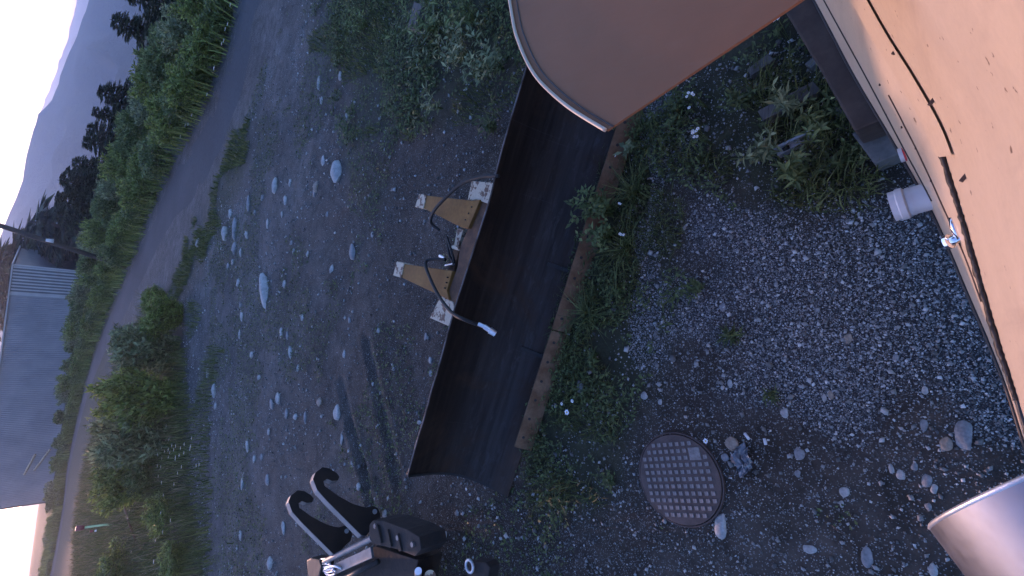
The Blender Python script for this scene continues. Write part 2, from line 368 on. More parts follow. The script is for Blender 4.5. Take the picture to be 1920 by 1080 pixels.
# ---- hills: wooded mountainside, and a paler ridge farther off
def ridge_px(pts, dist):
    out = []
    for u, v in pts:
        r = ray(u, v); hd = math.hypot(r[0], r[1]); out.append((math.atan2(r[0], r[1]), r[2]/hd))
    return out
def hills(name, prof, d0, d1, seed, mat, nseg=260, nrad=40, rough=.02):
    az = np.array([p[0] for p in prof]); te = np.array([p[1] for p in prof]); o = np.argsort(az); az = az[o]; te = te[o]
    A = np.linspace(az[0], az[-1], nseg); T = np.interp(A, az, te)
    V = []
    for i, (a, tn) in enumerate(zip(A, T)):
        for k in range(nrad+4):
            q = k/(nrad-1)
            d = d0+(d1-d0)*q; s = min(q, 1)
            hz = -136+(136+H_CAM+tn*d1)*(s**1.1)
            hz += .05*d1*(vnoise(a*30+seed, q*6, 1.0, seed)-.5)*(1-abs(2*min(q, 1)-1)**2)
            if k < nrad: hz += d1*rough*.06*(vnoise(a*900, q*90, 1.0, seed+1)-.5)*s
            if k > nrad-3: hz += d1*rough*.045*(vnoise(a*1400, 3, 1.0, seed+2)-.35)
            if k >= nrad: hz -= (k-nrad+1)*d1*.02
            V.append((d*math.sin(a), d*math.cos(a), hz))
    K = nrad+4; Fc = [(i*K+k, (i+1)*K+k, (i+1)*K+k+1, i*K+k+1) for i in range(nseg-1) for k in range(K-1)]
    o = link(name, np_mesh(name, np.array(V), np.array(Fc), True), mat); return o
t = NT('wooded_slope', .95, 0, .1); f = t.noise(.012, 9, .7); g = t.noise(.11, 5, .7)
c = t.ramp(f, [(.35, (.022, .034, .022)), (.6, (.040, .055, .032)), (.75, (.075, .085, .055))]); c = t.mix(.6, c, t.ramp(g, [(.35, (.45, .45, .45)), (.65, (1, 1, 1))]), 'MULTIPLY'); t.color(c)
t.bump(g, 1.0, 8.0); slope = t.m
sky_px = [(230, -260), (190, -80), (157, 32), (140, 75), (122, 118), (112, 150), (100, 185), (72, 215), (62, 250), (50, 290), (46, 325), (36, 360), (18, 400), (5, 430), (-10, 470)]
pr = ridge_px(sky_px, 0)
A0 = min(p[0] for p in pr)
pr += [(A0-.10, .115), (A0-.20, .085), (math.radians(-20), .03), (math.radians(-23.5), -.004), (math.radians(-30), -.004), (math.radians(-38), .05), (math.radians(-60), .12), (math.radians(-95), .13)]
A1 = max(p[0] for p in pr); pr += [(A1+.2, .03), (A1+.5, .07), (A1+1.0, .10)]
hl = hills('hills', pr, 420, 1500, 3, slope); tag(hl, 'wooded blue mountainside beyond the roadside trees', 'mountain', kind='structure')
pr2 = ridge_px([(215, -260), (168, -80), (137, 32), (126, 75), (112, 118), (98, 155), (84, 190), (70, 222), (60, 262)], 0)
A0 = min(p[0] for p in pr2); A1 = max(p[0] for p in pr2); pr2 += [(A0-.1, .03), (A1+.3, .03)]
ridge2 = hills('distant_ridge', pr2, 2200, 3600, 9, slope, 120, 24); tag(ridge2, 'pale far ridge showing just above the mountain skyline', 'ridge', kind='structure')
# ---------------------------------------------------------------- plough blade
t = NT('blade_steel', .7, 0.0, .07); v = t.coord((.35, 6, 6)); f = t.noise(3, 7, .65, v); g = t.noise(2.2, 6, .6); z = t.n.new('ShaderNodeSeparateXYZ'); t.l.new(t.co.outputs['Object'], z.inputs[0])
c = t.ramp(f, [(.3, (.0075, .0050, .0040)), (.55, (.0150, .0100, .0080)), (.75, (.026, .019, .016))])
zr = t.n.new('ShaderNodeMapRange'); zr.inputs[1].default_value = .62; zr.inputs[2].default_value = .18; t.l.new(z.outputs[2], zr.inputs[0])
lighten = t.math('MULTIPLY', zr.outputs[0], t.ramp(f, [(.30, (.35, .35, .35)), (.65, (1, 1, 1))]))  # steel lighter towards the bottom of the face
c = t.mix(lighten, c, (.036, .031, .030))
mud = t.noise(1.7, 8, .72, None, .8); c = t.mix(t.ramp(mud, [(.50, (0, 0, 0)), (.66, (.75, .75, .75))]), c, (.034, .019, .012))
scf = t.noise(6, 8, .75, t.coord((.8, 2.5, 2.5)), .5); c = t.mix(t.math('MULTIPLY', t.ramp(scf, [(.54, (0, 0, 0)), (.70, (.7, .7, .7))]), zr.outputs[0]), c, (.058, .054, .054))
scr = t.noise(1.1, 3, .5, t.coord((60, .8, .8))); c = t.mix(t.ramp(scr, [(.70, (0, 0, 0)), (.74, (.3, .3, .3))]), c, (.045, .043, .045))
zr2 = t.n.new('ShaderNodeMapRange'); zr2.inputs[1].default_value = .12; zr2.inputs[2].default_value = .0; t.l.new(z.outputs[2], zr2.inputs[0])
ru = t.math('MULTIPLY', zr2.outputs[0], t.ramp(g, [(.35, (.2, .2, .2)), (.6, (1, 1, 1))])); c = t.mix(ru, c, (.085, .045, .028)); t.color(c)
t.rough(t.ramp(f, [(.3, (.75, .75, .75)), (.7, (.52, .52, .52))])); t.bump(f, .12, .006); M['blade'] = t.m
M['rust'] = two('rusty_steel', (.10, .045, .025), (.19, .085, .04), 9, .4, .65, .85, .1)
M['edge_rust'] = two('cutting_edge_rust', (.105, .045, .017), (.17, .095, .052), 7, .38, .62, .85, .0, .6)
M['yellow'] = two('faded_yellow_paint', (.20, .075, .010), (.27, .115, .022), 5, .4, .7, .8, 0, .25)
M['peeled'] = two('peeled_paint', (.52, .41, .29), (.15, .075, .045), 16, .52, .56, .75, 0, .4)
M['rubber'] = simple('black_rubber', (.004, .004, .0045), .7, 0, .3, 20)
M['steel'] = simple('zinc_steel', (.55, .55, .57), .32, .9, .15, 20)
M['dark_steel'] = two('dark_grimy_steel', (.010, .0085, .008), (.022, .016, .013), 8, .45, .7, .6, .3)
M['bright_edge'] = simple('worn_bare_steel', (.42, .43, .45), .45, .7, .2, 15)
bx = Vector((.9759, -.2182, 0)); BO = Vector((-2.01, 3.2, 0))
blade = empty('plough_blade', BO, math.atan2(bx.y, bx.x)); tag(blade, 'long dark curved steel snow plough blade lying face up in the yard', 'plough blade')
LB = 4.15
prof = []
for k in range(15):                               # concave moldboard section (back, up)
    q = k/14; y = .56*q; zc = .02+.80*q
    s = math.sin(math.pi*q); prof.append((y+.155*s, zc-.10*s))
def sweep(pf, x0, x1, th, nseg=1):
    n = len(pf); nr = []
    for i in range(n):
        a = Vector(pf[max(i-1, 0)]); b = Vector(pf[min(i+1, n-1)]); d = (b-a).normalized(); nr.append(Vector((d.y, -d.x)))
    V = []
    ring = [(*p,) for p in pf]+[(pf[i][0]+nr[i].x*th, pf[i][1]+nr[i].y*th) for i in range(n-1, -1, -1)]
    for s in range(nseg+1):
        x = x0+(x1-x0)*s/nseg
        for (y, z) in ring: V.append((x, y, z))
    m = len(ring); Fc = [tuple(range(m))[::-1], tuple(range(nseg*m, (nseg+1)*m))]
    for s in range(nseg):
        for i in range(m): j = (i+1) % m; Fc.append((s*m+i, s*m+j, (s+1)*m+j, (s+1)*m+i))
    return V, Fc
def warp(VF):                                     # a knocked-about sheet: slow bows and a few dents
    V, Fc = VF; out = []
    for (x, y, z) in V:
        q = max(0, min(1, z/.8)); w_ = .012*math.sin(1.3*x+.4)+.006*math.sin(4.1*x+1.0)+.008*math.exp(-((x-.9)/.12)**2)-.010*math.exp(-((x-2.7)/.18)**2)
        out.append((x, y+w_*q, z+.5*w_*q))
    return out, Fc
mb = mk('moldboard', *warp(sweep(prof, 0, LB, .014, 60)), M['blade'], blade, True, True, auto=.6)
M['lip'] = two('worn_lip', (.16, .14, .14), (.05, .035, .03), 5, .45, .62, .6, .3, .2)
yt, zt = prof[-1]
mk('top_rim', *warp(tube([(LB*i/60, yt, zt) for i in range(61)], .007, 8)), M['lip'], blade, True, True)
for xx in (0.006, LB-.006):                       # end plates follow the curve
    mk('end_plate', *sweep([(y-.0, z+.0) for y, z in prof], xx-.012, xx+.012, .05), M['rust'] if xx > 1 else M['dark_steel'], blade, False, True)
# cutting edge bars with bolt holes
x = .55; k = 0
while x < LB-.1:
    ln = 1.18
    e = mk('cutting_edge', *box((x+ln/2, -.035, .075), (ln-.012, .024, .17), Matrix.Rotation(math.radians(-38), 3, 'X')), M['edge_rust'], blade, False, True, .003)
    for j in range(6):
        hx = x+.12+j*.19
        R = Matrix.Rotation(math.radians(-38), 3, 'X'); c0 = Vector((hx, -.035, .075))+R @ Vector((0, -.012, .03)); nn = R @ Vector((0, -1, 0))
        mk('bolt_hole', *tube([c0-nn*.004, c0+nn*.002], .013, 12), M['rubber'], e, False)if False else mk('bolt_hole', [wmat(blade) @ p for p in tube([c0-nn*.004, c0+nn*.002], .013, 12)[0]], tube([c0-nn*.004, c0+nn*.002], .013, 12)[1], M['rubber'], e)
    x += ln; k += 1
# welded seam bars across the lower face
for xs in (1.42, 2.25):
    pf = prof[1:5]
    mk('weld_strap', *sweep([(y-.012, z+.008) for y, z in pf], xs, xs+.035, .010), M['dark_steel'], blade, False, True)
# ---- push frame at the back
def bw(px, z0, z1): return prism_px(px, z0, z1)
mk('rear_web', *bw([(915, 340), (893, 372), (876, 432), (862, 465), (858, 500), (842, 545), (846, 575), (838, 600), (858, 612), (880, 545), (905, 455), (925, 372), (935, 345)], .60, .64), M['rust'], blade, False, bevel=.004)
mk('mounting_block', *bw([(884, 339), (930, 343), (915, 382), (893, 374), (876, 378)], .50, .66), M['peeled'], blade, bevel=.006)
mk('mounting_block', *bw([(826, 555), (849, 566), (858, 606), (842, 612), (806, 596)], .50, .65), M['peeled'], blade, bevel=.006)
mk('cross_tube', *bw([(857, 428), (868, 430), (858, 468), (850, 466)], .48, .60), M['peeled'], blade, bevel=.006)
mk('cross_tube', *bw([(852, 462), (862, 465), (838, 556), (826, 556)], .44, .56), M['rust'], blade, bevel=.006)
a1 = mk('push_arm', *bw([(795, 366), (884, 376), (900, 374), (893, 392), (878, 428), (866, 427), (793, 390)], .585, .675), M['yellow'], blade, bevel=.006)
mk('arm_lug', *bw([(786, 363), (799, 366), (793, 391), (778, 388)], .555, .685), M['peeled'], a1, bevel=.004)
a2 = mk('push_arm', *bw([(752, 494), (834, 506), (848, 508), (838, 545), (842, 562), (752, 520)], .575, .665), M['yellow'], blade, bevel=.006)
mk('arm_lug', *bw([(744, 490), (757, 494), (752, 521), (737, 516)], .545, .675), M['peeled'], a2, bevel=.004)
for (u, v) in ((884, 388), (878, 400), (872, 412), (838, 520), (836, 530), (833, 540)):
    p = G(u, v, .68); mk('bolt_head', *tube([p-Vector((0, 0, .02)), p+Vector((0, 0, .002))], .007, 6), M['dark_steel'], blade)
h1 = spline([G(935, 330, .80), G(905, 331, .80), G(868, 343, .80), G(836, 370, .79), G(812, 398, .76), G(808, 418, .70), G(824, 432, .62)], 8)
mk('hydraulic_hose', *tube(h1, .017, 12), M['rubber'], blade, True)
h2 = spline([G(835, 487, .62), G(812, 486, .66), G(799, 490, .70), G(800, 506, .74), G(820, 550, .78), G(845, 584, .84), G(870, 599, .86), G(905, 612, .70)], 8)
hh = mk('hydraulic_hose', *tube(h2, .016, 12), M['rubber'], blade, True)
f0, f1, f2, f3 = G(897, 607.5, .80), G(908, 612, .77), G(918, 619, .74), G(929, 626, .70)
mk('hose_fitting', *tube([f0, f1, f1+(f2-f1)*.02, f2, f2+(f3-f2)*.02, f3], [.017, .017, .022, .022, .030, .026], 12), M['steel'], hh, True, auto=.5)
h3 = spline([G(837, 448, .55), G(840, 465, .62), G(843, 480, .64), G(852, 492, .60), G(846, 470, .66), G(838, 445, .60)], 6)
mk('hydraulic_hose', *tube(h3, .013, 10), M['rubber'], blade, True)
mk('hose_coupling', *tube([G(825, 480, .60), G(834, 485, .61)], .018, 10), M['steel'], blade)
mk('hose_coupling', *tube([G(850, 463, .64), G(862, 466, .64)], .022, 10), M['peeled'], blade)
mk('hose_coupling', *tube([G(836, 498, .58), G(850, 495, .60)], .015, 10), M['steel'], blade)

# ---------------------------------------------------------------- hooked coupler in the foreground of the yard
c0 = G(655, 1015, .62)
nx_ = (G(612, 1043, .62)-G(698, 985, .62)); nx_.z = 0; nx_.normalize()      # along the cross bar
ax_ = Vector((-nx_.y, nx_.x, 0)); ax_ = ax_ if ax_.y > 0 else -ax_
coup = empty('hook_coupler', (c0.x, c0.y, float(gz(c0.x, c0.y)))); tag(coup, 'rusty black machine coupler with two big curled steel hooks', 'coupler')
def zoomh(u, v): return 500+u/4.3636, 860+v/4.3636        # photo pixel of a point in the enlarged study
out1 = [(365, 180), (385, 125), (440, 82), (500, 92), (560, 130), (582, 160), (570, 190), (520, 195), (480, 178), (452, 195), (460, 235), (500, 262), (570, 315), (690, 380), (760, 402), (800, 410), (850, 395), (895, 415), (918, 470), (905, 530), (860, 570), (800, 640), (760, 640), (620, 500), (480, 360), (400, 270)]
n_pl = nx_
P1 = G(*zoomh(790, 620), .60)
def plate(P, th, shift=Vector((0, 0, 0))):
    q = [ONP(*zoomh(u, v), P1, n_pl)+shift for u, v in out1]
    return prism([p-n_pl*th/2 for p in q], [p+n_pl*th/2 for p in q])
sh = None
P2r = G(*zoomh(560, 770), .60); sh = n_pl*((P2r-P1).dot(n_pl))
sh += ax_*((P2r-P1-sh).dot(ax_))
def lighten(o):                                        # sky light on the narrow edges, put into a paler colour
    o.data.materials.append(M['grey_steel'])
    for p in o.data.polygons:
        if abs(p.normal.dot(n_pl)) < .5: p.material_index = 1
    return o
M['grey_steel'] = simple('dull_grey_steel', (.12, .12, .125), .5, .3, .25, 12)  # carries the hooks' painted sky-lit edges; plain grey on bars and bolts
hk = lighten(mk('hook', *plate(P1, .10), M['dark_steel'], coup, bevel=.006))
hk2 = lighten(mk('hook', *plate(P1, .10, sh), M['dark_steel'], coup, bevel=.006))
for (s_, par) in ((Vector((0, 0, 0)), hk), (sh, hk2)):
    e = ONP(*zoomh(868, 445), P1, n_pl)+s_
    mk('pin_eye', *tube([e-n_pl*.056, e+n_pl*.056], .028, 14), M['bright_edge'], par, True, auto=.6)
ca, cb = G(*zoomh(500, 830), .60), G(*zoomh(850, 655), .62)
dd = (cb-ca).normalized()
mk('cross_bar', *tube([ca-dd*.1, cb+dd*.05], .035, 12), M['grey_steel'], coup, True, auto=.6)
sd = Vector((dd.y, -dd.x, 0));  sd = sd if sd.y < 0 else -sd
R = Matrix((dd, sd, Vector((0, 0, 1)))).transposed()
mid = (ca+cb)/2
mk('cross_plate', *box(mid+sd*.13+Vector((0, 0, -.02)), ((cb-ca).length*.92, .11, .03), R), M['grey_steel'], coup, bevel=.005)
mk('lower_bar', *tube([ca+sd*.27+Vector((0, 0, -.04)), cb+sd*.24+Vector((0, 0, -.04))], .03, 10), M['dark_steel'], coup, True)
bo = [(840, 540), (870, 505), (960, 510), (1150, 580), (1250, 640), (1265, 740), (1215, 800), (1060, 740), (905, 705), (860, 690), (838, 610)]
M['rough_rust'] = two('rough_rusty_casting', (.010, .008, .0075), (.026, .016, .012), 11, .42, .62, .85, .1, .9)
mk('side_casting', *prism_px([zoomh(u, v) for u, v in bo], .36, .66), M['rough_rust'], coup, bevel=.008)
for k_ in range(3):                               # raised ribs cast on the side
    o_ = 26*k_
    mk('casting_rib', *prism_px([zoomh(u, v) for u, v in [(885+o_*3.2, 560+o_*1.3), (905+o_*3.2, 545+o_*1.3), (935+o_*3.2, 690+o_*1.2), (915+o_*3.2, 700+o_*1.2)]], .5, .685-.004*k_), M['rough_rust'], coup, bevel=.004)
for (u_, v_) in ((895, 550), (1080, 645), (1200, 700)):
    p = G(*zoomh(u_, v_), .66); mk('casting_bolt', *tube([p-Vector((0, 0, .02)), p+Vector((0, 0, .02))], .026, 6), M['grey_steel'], coup)
mk('coupler_body', *prism_px([zoomh(u, v) for u, v in [(560, 890), (800, 770), (900, 715), (1150, 800), (1240, 830), (1150, 1180), (600, 1180)]], .14, .45), M['rough_rust'], coup, bevel=.01)
mk('bent_lug', *prism_px([zoomh(u, v) for u, v in [(325, 830), (360, 812), (430, 830), (450, 880), (430, 960), (420, 1060), (360, 1060), (335, 930)]], .45, .62), M['dark_steel'], coup, bevel=.02)
cc = [G(*zoomh(455+45*math.sin(k*.9)+k*2.2, 835+8*k*.4+30*math.cos(k*.9)), .60+.02*math.sin(k*.9)) for k in range(36)]
mk('coil_spring', *tube(cc, .010, 6), M['steel'], coup, True)
mk('control_hose', *tube(spline([G(*zoomh(440, 940), .55), G(*zoomh(500, 890), .62), G(*zoomh(560, 880), .63), G(*zoomh(610, 900), .6), G(*zoomh(600, 920), .52)], 6), .013, 8), M['steel'], coup, True)
mk('lock_pin', *tube([G(*zoomh(1240, 980), .2), G(*zoomh(1240, 920), .62)], .034, 14), M['steel'], coup, True, auto=.6)
mk('pivot_bush', *tube([G(*zoomh(1335, 990), .2), G(*zoomh(1335, 965), .60)], .055, 20), M['peeled'], coup, True, auto=.6)
mk('pivot_bracket', *prism_px([zoomh(u, v) for u, v in [(1640, 960), (1650, 860), (1690, 840), (1790, 850), (1825, 890), (1815, 960), (1800, 1060), (1640, 1060)]], .38, .5), M['rough_rust'], coup, bevel=.012)
rc = G(*zoomh(1660, 880), .53)
mk('pin_ring', *tube([rc+Vector((.05*math.cos(a), .05*math.sin(a), 0)) for a in np.linspace(0, 6.283, 17)], .012, 8, False), M['bright_edge'], coup, True)
mk('frame_rail', *prism_px([zoomh(u, v) for u, v in [(1240, 985), (1640, 970), (1640, 1100), (1240, 1100)]], .32, .42), M['dark_steel'], coup, bevel=.02)
# ---------------------------------------------------------------- tan sheet-metal cabin on the right
t = NT('tan_paint', .42, 0, .5); f = t.noise(.9, 5, .5, t.coord((1, 1, 4))); g = t.noise(40, 4)
c = t.ramp(f, [(.3, (.42, .335, .245)), (.7, (.49, .395, .29))]); c = t.mix(.18, c, t.ramp(g, [(.35, (.7, .7, .7)), (.6, (1, 1, 1))]), 'MULTIPLY')
grime = t.noise(2.2, 8, .7, t.coord((1.2, 1.2, .35)), .4); c = t.mix(t.ramp(grime, [(.5, (0, 0, 0)), (.72, (.5, .5, .5))]), c, (.23, .17, .13))
chip = t.noise(26, 3, .5); c = t.mix(t.ramp(chip, [(.71, (0, 0, 0)), (.73, (.9, .9, .9))]), c, (.12, .07, .05)); t.color(c); t.bump(f, .08, .02); M['tan'] = t.m
M['black_seal'] = simple('black_sealant', (.012, .011, .012), .55, 0, .3, 30)
M['brown_tar'] = simple('brown_tar', (.045, .028, .022), .6, 0, .3, 30)
M['pvc'] = simple('white_pvc', (.48, .48, .50), .35, 0, .06, 6, .03)
M['timber'] = two('dark_timber', (.038, .027, .022), (.062, .046, .038), 6, .4, .65, .85, 0, .4, (1, 1, 12))
M['concrete'] = two('weathered_concrete', (.09, .09, .087), (.14, .137, .133), 6, .4, .65, .9, 0, .4)
def rs(pts, n=60):                                  # resample pixel polyline evenly
    P = np.array(pts, float); d = np.r_[0, np.cumsum(np.hypot(*np.diff(P, axis=0).T))]; s = np.linspace(0, d[-1], n)
    return np.stack([np.interp(s, d, P[:, 0]), np.interp(s, d, P[:, 1])], 1)
def smooth_px(pts, n=60): return rs([(p.x, p.y) for p in spline([(a, b, 0) for a, b in pts], 8)], n)
pB = smooth_px([(1410, -220), (1545, 32), (1605, 145), (1685, 280), (1745, 388), (1785, 475), (1812, 540), (1855, 640), (1890, 730), (1922, 830), (1975, 990)])
pL1 = smooth_px([(1425, -220), (1563, 32), (1625, 145), (1690, 268), (1752, 385), (1793, 475), (1820, 540), (1860, 640), (1894, 730), (1926, 830), (1979, 990)])
pL2 = smooth_px([(1462, -220), (1596, 45), (1655, 155), (1722, 285), (1768, 385), (1806, 470), (1834, 545), (1868, 640), (1899, 730), (1930, 830), (1983, 990)])
pS = smooth_px([(1490, -220), (1628, 32), (1692, 135), (1742, 222), (1768, 285), (1800, 385), (1825, 470), (1846, 545), (1874, 640), (1903, 730), (1934, 830), (1987, 990)])
def shiftx(p, d): q = p.copy(); q[:, 0] += d; return q
rowsz = [(pB, .42), (pL1, .58), (pL2, .82), (pS, 1.12)]
upper = [(shiftx(pS, 6), 1.14), (shiftx(pS, 60), 1.55), (shiftx(pS, 150), 1.95), (shiftx(pS, 290), 2.35), (shiftx(pS, 520), 2.7), (shiftx(pS, 900), 2.95)]
def row3(p, z): return [G(u, v, z) for u, v in p]
def sheet(rws):
    n = len(rws[0]); V = [p for r in rws for p in r]
    return V, [(i*n+k, i*n+k+1, (i+1)*n+k+1, (i+1)*n+k) for i in range(len(rws)-1) for k in range(n-1)]
def densify(rws, sub=5):
    out = []
    n = len(rws[0])
    cols = [spline([r[k] for r in rws], sub) for k in range(n)]
    return [[cols[k][i] for k in range(n)] for i in range(len(cols[0]))]
cab0 = G(1760, 400, 0)
cabin = empty('cabin', (cab0.x, cab0.y, 0)); tag(cabin, 'tan sheet-metal cabin wall with black sealed seams along the right', 'cabin')
low = [row3(p, z) for p, z in rowsz]; up = [row3(p, z) for p, z in upper]
# return under the bottom edge so the wall has depth
n = len(low[0]); inward = [(up[-1][k]-up[0][k]) for k in range(n)]
inn = []
for k in range(n):
    d = Vector((low[0][min(k+1, n-1)]-low[0][max(k-1, 0)])); d.z = 0; d.normalize(); q = Vector((-d.y, d.x, 0)); q = q if q.y < 0 else -q; inn.append(q)
under = [low[0][k]+inn[k]*.30+Vector((0, 0, .01)) for k in range(n)]
lip = [low[0][k]+inn[k]*.012+Vector((0, 0, -.012)) for k in range(n)]
mk('lower_panel', *sheet([under, lip]+densify(low)), M['tan'], cabin, True, auto=.7)
upd = densify(up); top_in = [upd[-1][k]+inn[k]*1.6+Vector((0, 0, .12)) for k in range(n)]
upo = [[p-inn[k]*.006 for k, p in enumerate(r)] for r in upd]
mk('upper_panel', *sheet(upo+[top_in]), M['tan'], cabin, True, auto=.9)
def along(row, a, b, off=0.0, dz=0.0, jit=0.0, seed=1):
    r = random.Random(seed); return [row[k]-inn[k]*(off+r.uniform(0, jit))+Vector((0, 0, dz+r.uniform(-jit, jit))) for k in range(a, b)]
S3 = low[3]
mk('seam_gasket', *tube(spline(along(S3, 0, n, .002, .004, .002, 4), 3), .007, 8), M['black_seal'], cabin, True)
mk('trim_strip', *tube(along(low[1], 0, 31, .001), .0045, 6), M['black_seal'], cabin, True)
mk('scratch_line', *tube(along(low[2], 20, 40, .0015, 0, .001, 9), .0032, 6), M['brown_tar'], cabin, True)
mk('bottom_trim', *tube(along(low[0], 0, n, .004, -.008), .008, 8), M['black_seal'], cabin, True)
# ragged sealant squeezed out of the seam below the flap
rg = []
for k in range(26, 48):
    for s in range(3):
        q = S3[k].lerp(S3[k+1], s/3); rg.append(q-inn[k]*.006+Vector((0, 0, .022+.012*math.sin(k*2.1+s*2.2)+random.uniform(-.004, .004))))
mk('sealant_bead', *tube(rg, [.006+.005*random.random() for _ in rg], 6), M['black_seal'], cabin, True)
# overlapping drip flap on the far stretch of the seam
fa = along(S3, 0, 27, .022, -.012); fb = [upo[0][k].lerp(upo[5][k], .42)-inn[k]*.008 for k in range(27)]; fc = [p+Vector((0, 0, .004))-inn[k]*-.006 for k, p in enumerate(fa)]
mk('drip_flap', *sheet([fc, fa, fb]), M['tan'], cabin, False)
for (u, v) in ((1686, 86), (1749, 180), (1817, 339)):
    p = ONP(u, v, upo[4][26], Vector((-.45, .89, .15)).normalized())
    best = min((q for r in upo for q in r), key=lambda q: (Vector(PX(q))-Vector((u, v))).length)
    q = best-inn[0]*.004
    mk('screw_slot', *box(q, (.030, .012, .010), Matrix.Rotation(-.5, 3, 'Z')), M['brown_tar'], cabin, bevel=.003)
for (u, v) in ((1653, 157), (1719, 276), (1692, 245), (1747, 345)):
    q = min((q for r in densify(low) for q in r), key=lambda q: (Vector(PX(q))-Vector((u, v))).length)-inn[0]*.002
    mk('rivet', *box(q, (.010, .008, .008)), M['brown_tar'], cabin, bevel=.002)
# drain pipe coming out under the wall, with its socket
pa, pb = G(1748, 366, .47), G(1672, 388, .47); dp = (pb-pa).normalized()
pipe = mk('drain_pipe', *tube([pa-dp*.25, pb-dp*.06], .066, 28, True), M['pvc'], cabin, True, auto=.7)
mk('pipe_socket', *tube([pb-dp*.062, pb-dp*.055, pb-dp*.045, pb-dp*.03, pb-dp*.025, pb], [.066, .078, .078, .078, .073, .073], 28), M['pvc'], pipe, True, auto=.7)
mk('pipe_band', *tube([pa.lerp(pb, .52)-dp*.008, pa.lerp(pb, .52)+dp*.008], .069, 28), M['pvc'], pipe, True, auto=.7)
# second pipe end: striped can-like cap with a red mark
qa, qb = G(1706, 285, .50), G(1686, 292, .50); dq = (qb-qa).normalized()
cap = mk('pipe_stub', *tube([qa-dq*.1, qb], .035, 18), M['pvc'], cabin, True, auto=.7)
M['red'] = simple('red_mark', (.45, .03, .03), .5, 0, .2)
mk('red_ring', *tube([qa.lerp(qb, .25), qa.lerp(qb, .6)], .0362, 18), M['red'], cap, True, auto=.7)
# chrome garden tap
ta, tb = G(1800, 446, .86), G(1779, 453, .84); dt = (tb-ta).normalized()
M['chrome'] = simple('chrome', (.75, .75, .78), .14, 1.0, .05, 10, 0)
tap = mk('tap', *tube([ta-dt*.06, ta, ta+dt*.01, tb-dt*.012, tb-dt*.01], [.012, .012, .018, .018, .014], 14), M['chrome'], cabin, True, auto=.7)
mk('tap_knob', *tube([tb-dt*.014, tb-dt*.006, tb+dt*.006, tb+dt*.014], [.016, .030, .030, .018], 20), M['chrome'], tap, True, auto=.7)
mk('tap_stem', *tube([ta+dt*.005, G(1788, 424, .88), G(1783, 408, .88)], [.014, .012, .008], 10), M['chrome'], tap, True)

# timber skid beam along the foot of the cabin, on a concrete block
zb = .40
beam = mk('timber_beam', *prism_px([(1395, -110), (1478, 32), (1540, 135), (1602, 246), (1652, 226), (1600, 135), (1545, 32), (1465, -110)], .17, zb), M['timber'], None, bevel=.012)
tag(beam, 'dark square timber skid beam beside the tan cabin wall', 'beam')
blk = mk('concrete_block', *prism_px([(1597, 250), (1655, 224), (1697, 283), (1640, 308)], -.02, .168), M['concrete'], None, bevel=.008)
tag(blk, 'grey concrete block under the end of the timber beam', 'block')

# ---------------------------------------------------------------- tan canopy at the top
zc = 1.9
cv = spline([(930, -330, 0), (942, -120, 0), (962, 32, 0), (976, 85, 0), (1000, 135, 0), (1030, 170, 0), (1075, 207, 0), (1137, 245, 0)], 8)
edge = [G(p.x, p.y, zc) for p in cv]
back = [G(1455, 32, zc), G(1640, -95, zc), G(1500, -330, zc)]
loop = edge+back
can = empty('canopy', (*edge[-1].xy, 0)); tag(can, 'tan metal canopy with rounded rolled rim jutting in from the top', 'canopy')
t = NT('dusty_shaded_tan', .6, 0, .2); f = t.noise(1.4, 7, .65); g = t.noise(4, 8, .75, t.coord((7, 1, 1)), .5); s_ = t.noise(90, 3)  # cabin tan with the canopy's shade put into the colour, plus dust
c = t.ramp(f, [(.3, (.215, .086, .040)), (.7, (.255, .106, .052))]); c = t.mix(t.ramp(g, [(.52, (0, 0, 0)), (.75, (.45, .45, .45))]), c, (.25, .125, .075)); c = t.mix(t.ramp(s_, [(.72, (0, 0, 0)), (.76, (.6, .6, .6))]), c, (.09, .05, .04)); t.color(c)
t.rough(t.ramp(g, [(.3, (.45, .45, .45)), (.7, (.7, .7, .7))])); t.bump(f, .1, .02); M['canopy'] = t.m
mk('canopy_sheet', *prism([p-Vector((0, 0, .012)) for p in loop], loop), M['canopy'], can)
rim = [p+Vector((0, 0, .006)) for p in edge]
mk('rolled_rim', *tube(rim, .008, 12), M['tan'], can, True)
ctr = sum(loop, Vector())/len(loop)
gro = [G(p.x+10+4*i/len(cv), p.y-7, zc)+Vector((0, 0, .001)) for i, p in enumerate(cv)]
mk('rim_groove', *tube(gro, .004, 6), M['brown_tar'], can, True)
brk = G(1640, -95, zc); mk('canopy_bracket', *box(brk+Vector((.15, -.1, -.06)), (.5, .06, .05)), M['dark_steel'], can)

# ---------------------------------------------------------------- galvanised duct at the lower right
t = NT('galvanised_sheet', .30, 1.0); f = t.noise(7, 4, .6); g = t.voro(26, out='Color'); c = t.ramp(f, [(.3, (.15, .165, .20)), (.7, (.19, .205, .245))]); t.color(c)
t.rough(t.ramp(t.noise(60, 4), [(.3, (.42, .42, .42)), (.7, (.52, .52, .52))])); M['galv'] = t.m
zd = 2.62; e0 = G(1752, 994, zd); e1 = G(1840, 1099, zd); dax = (e1-e0); dax.z = 0; dax.normalize(); dax.z = math.tan(math.radians(13)); dax.normalize(); rad = .15
side = Vector((-dax.y, dax.x, 0)).normalized(); upv = side.cross(dax); upv = upv if upv.z > 0 else -upv; side = side if side.y < 0 else -side
dc = e0+side*rad
duct = empty('metal_duct', (dc.x, dc.y, dc.z)); tag(duct, 'round galvanised steel duct end in the lower right corner', 'duct')
def ring(c, r, n=48): return [c+(side*math.cos(a)+upv*math.sin(a))*r for a in [2*math.pi*k/n for k in range(n)]]
R0, R1, R2, R3 = ring(dc, rad), ring(dc+dax*1.2, rad), ring(dc+dax*1.2, rad-.004), ring(dc, rad-.004)
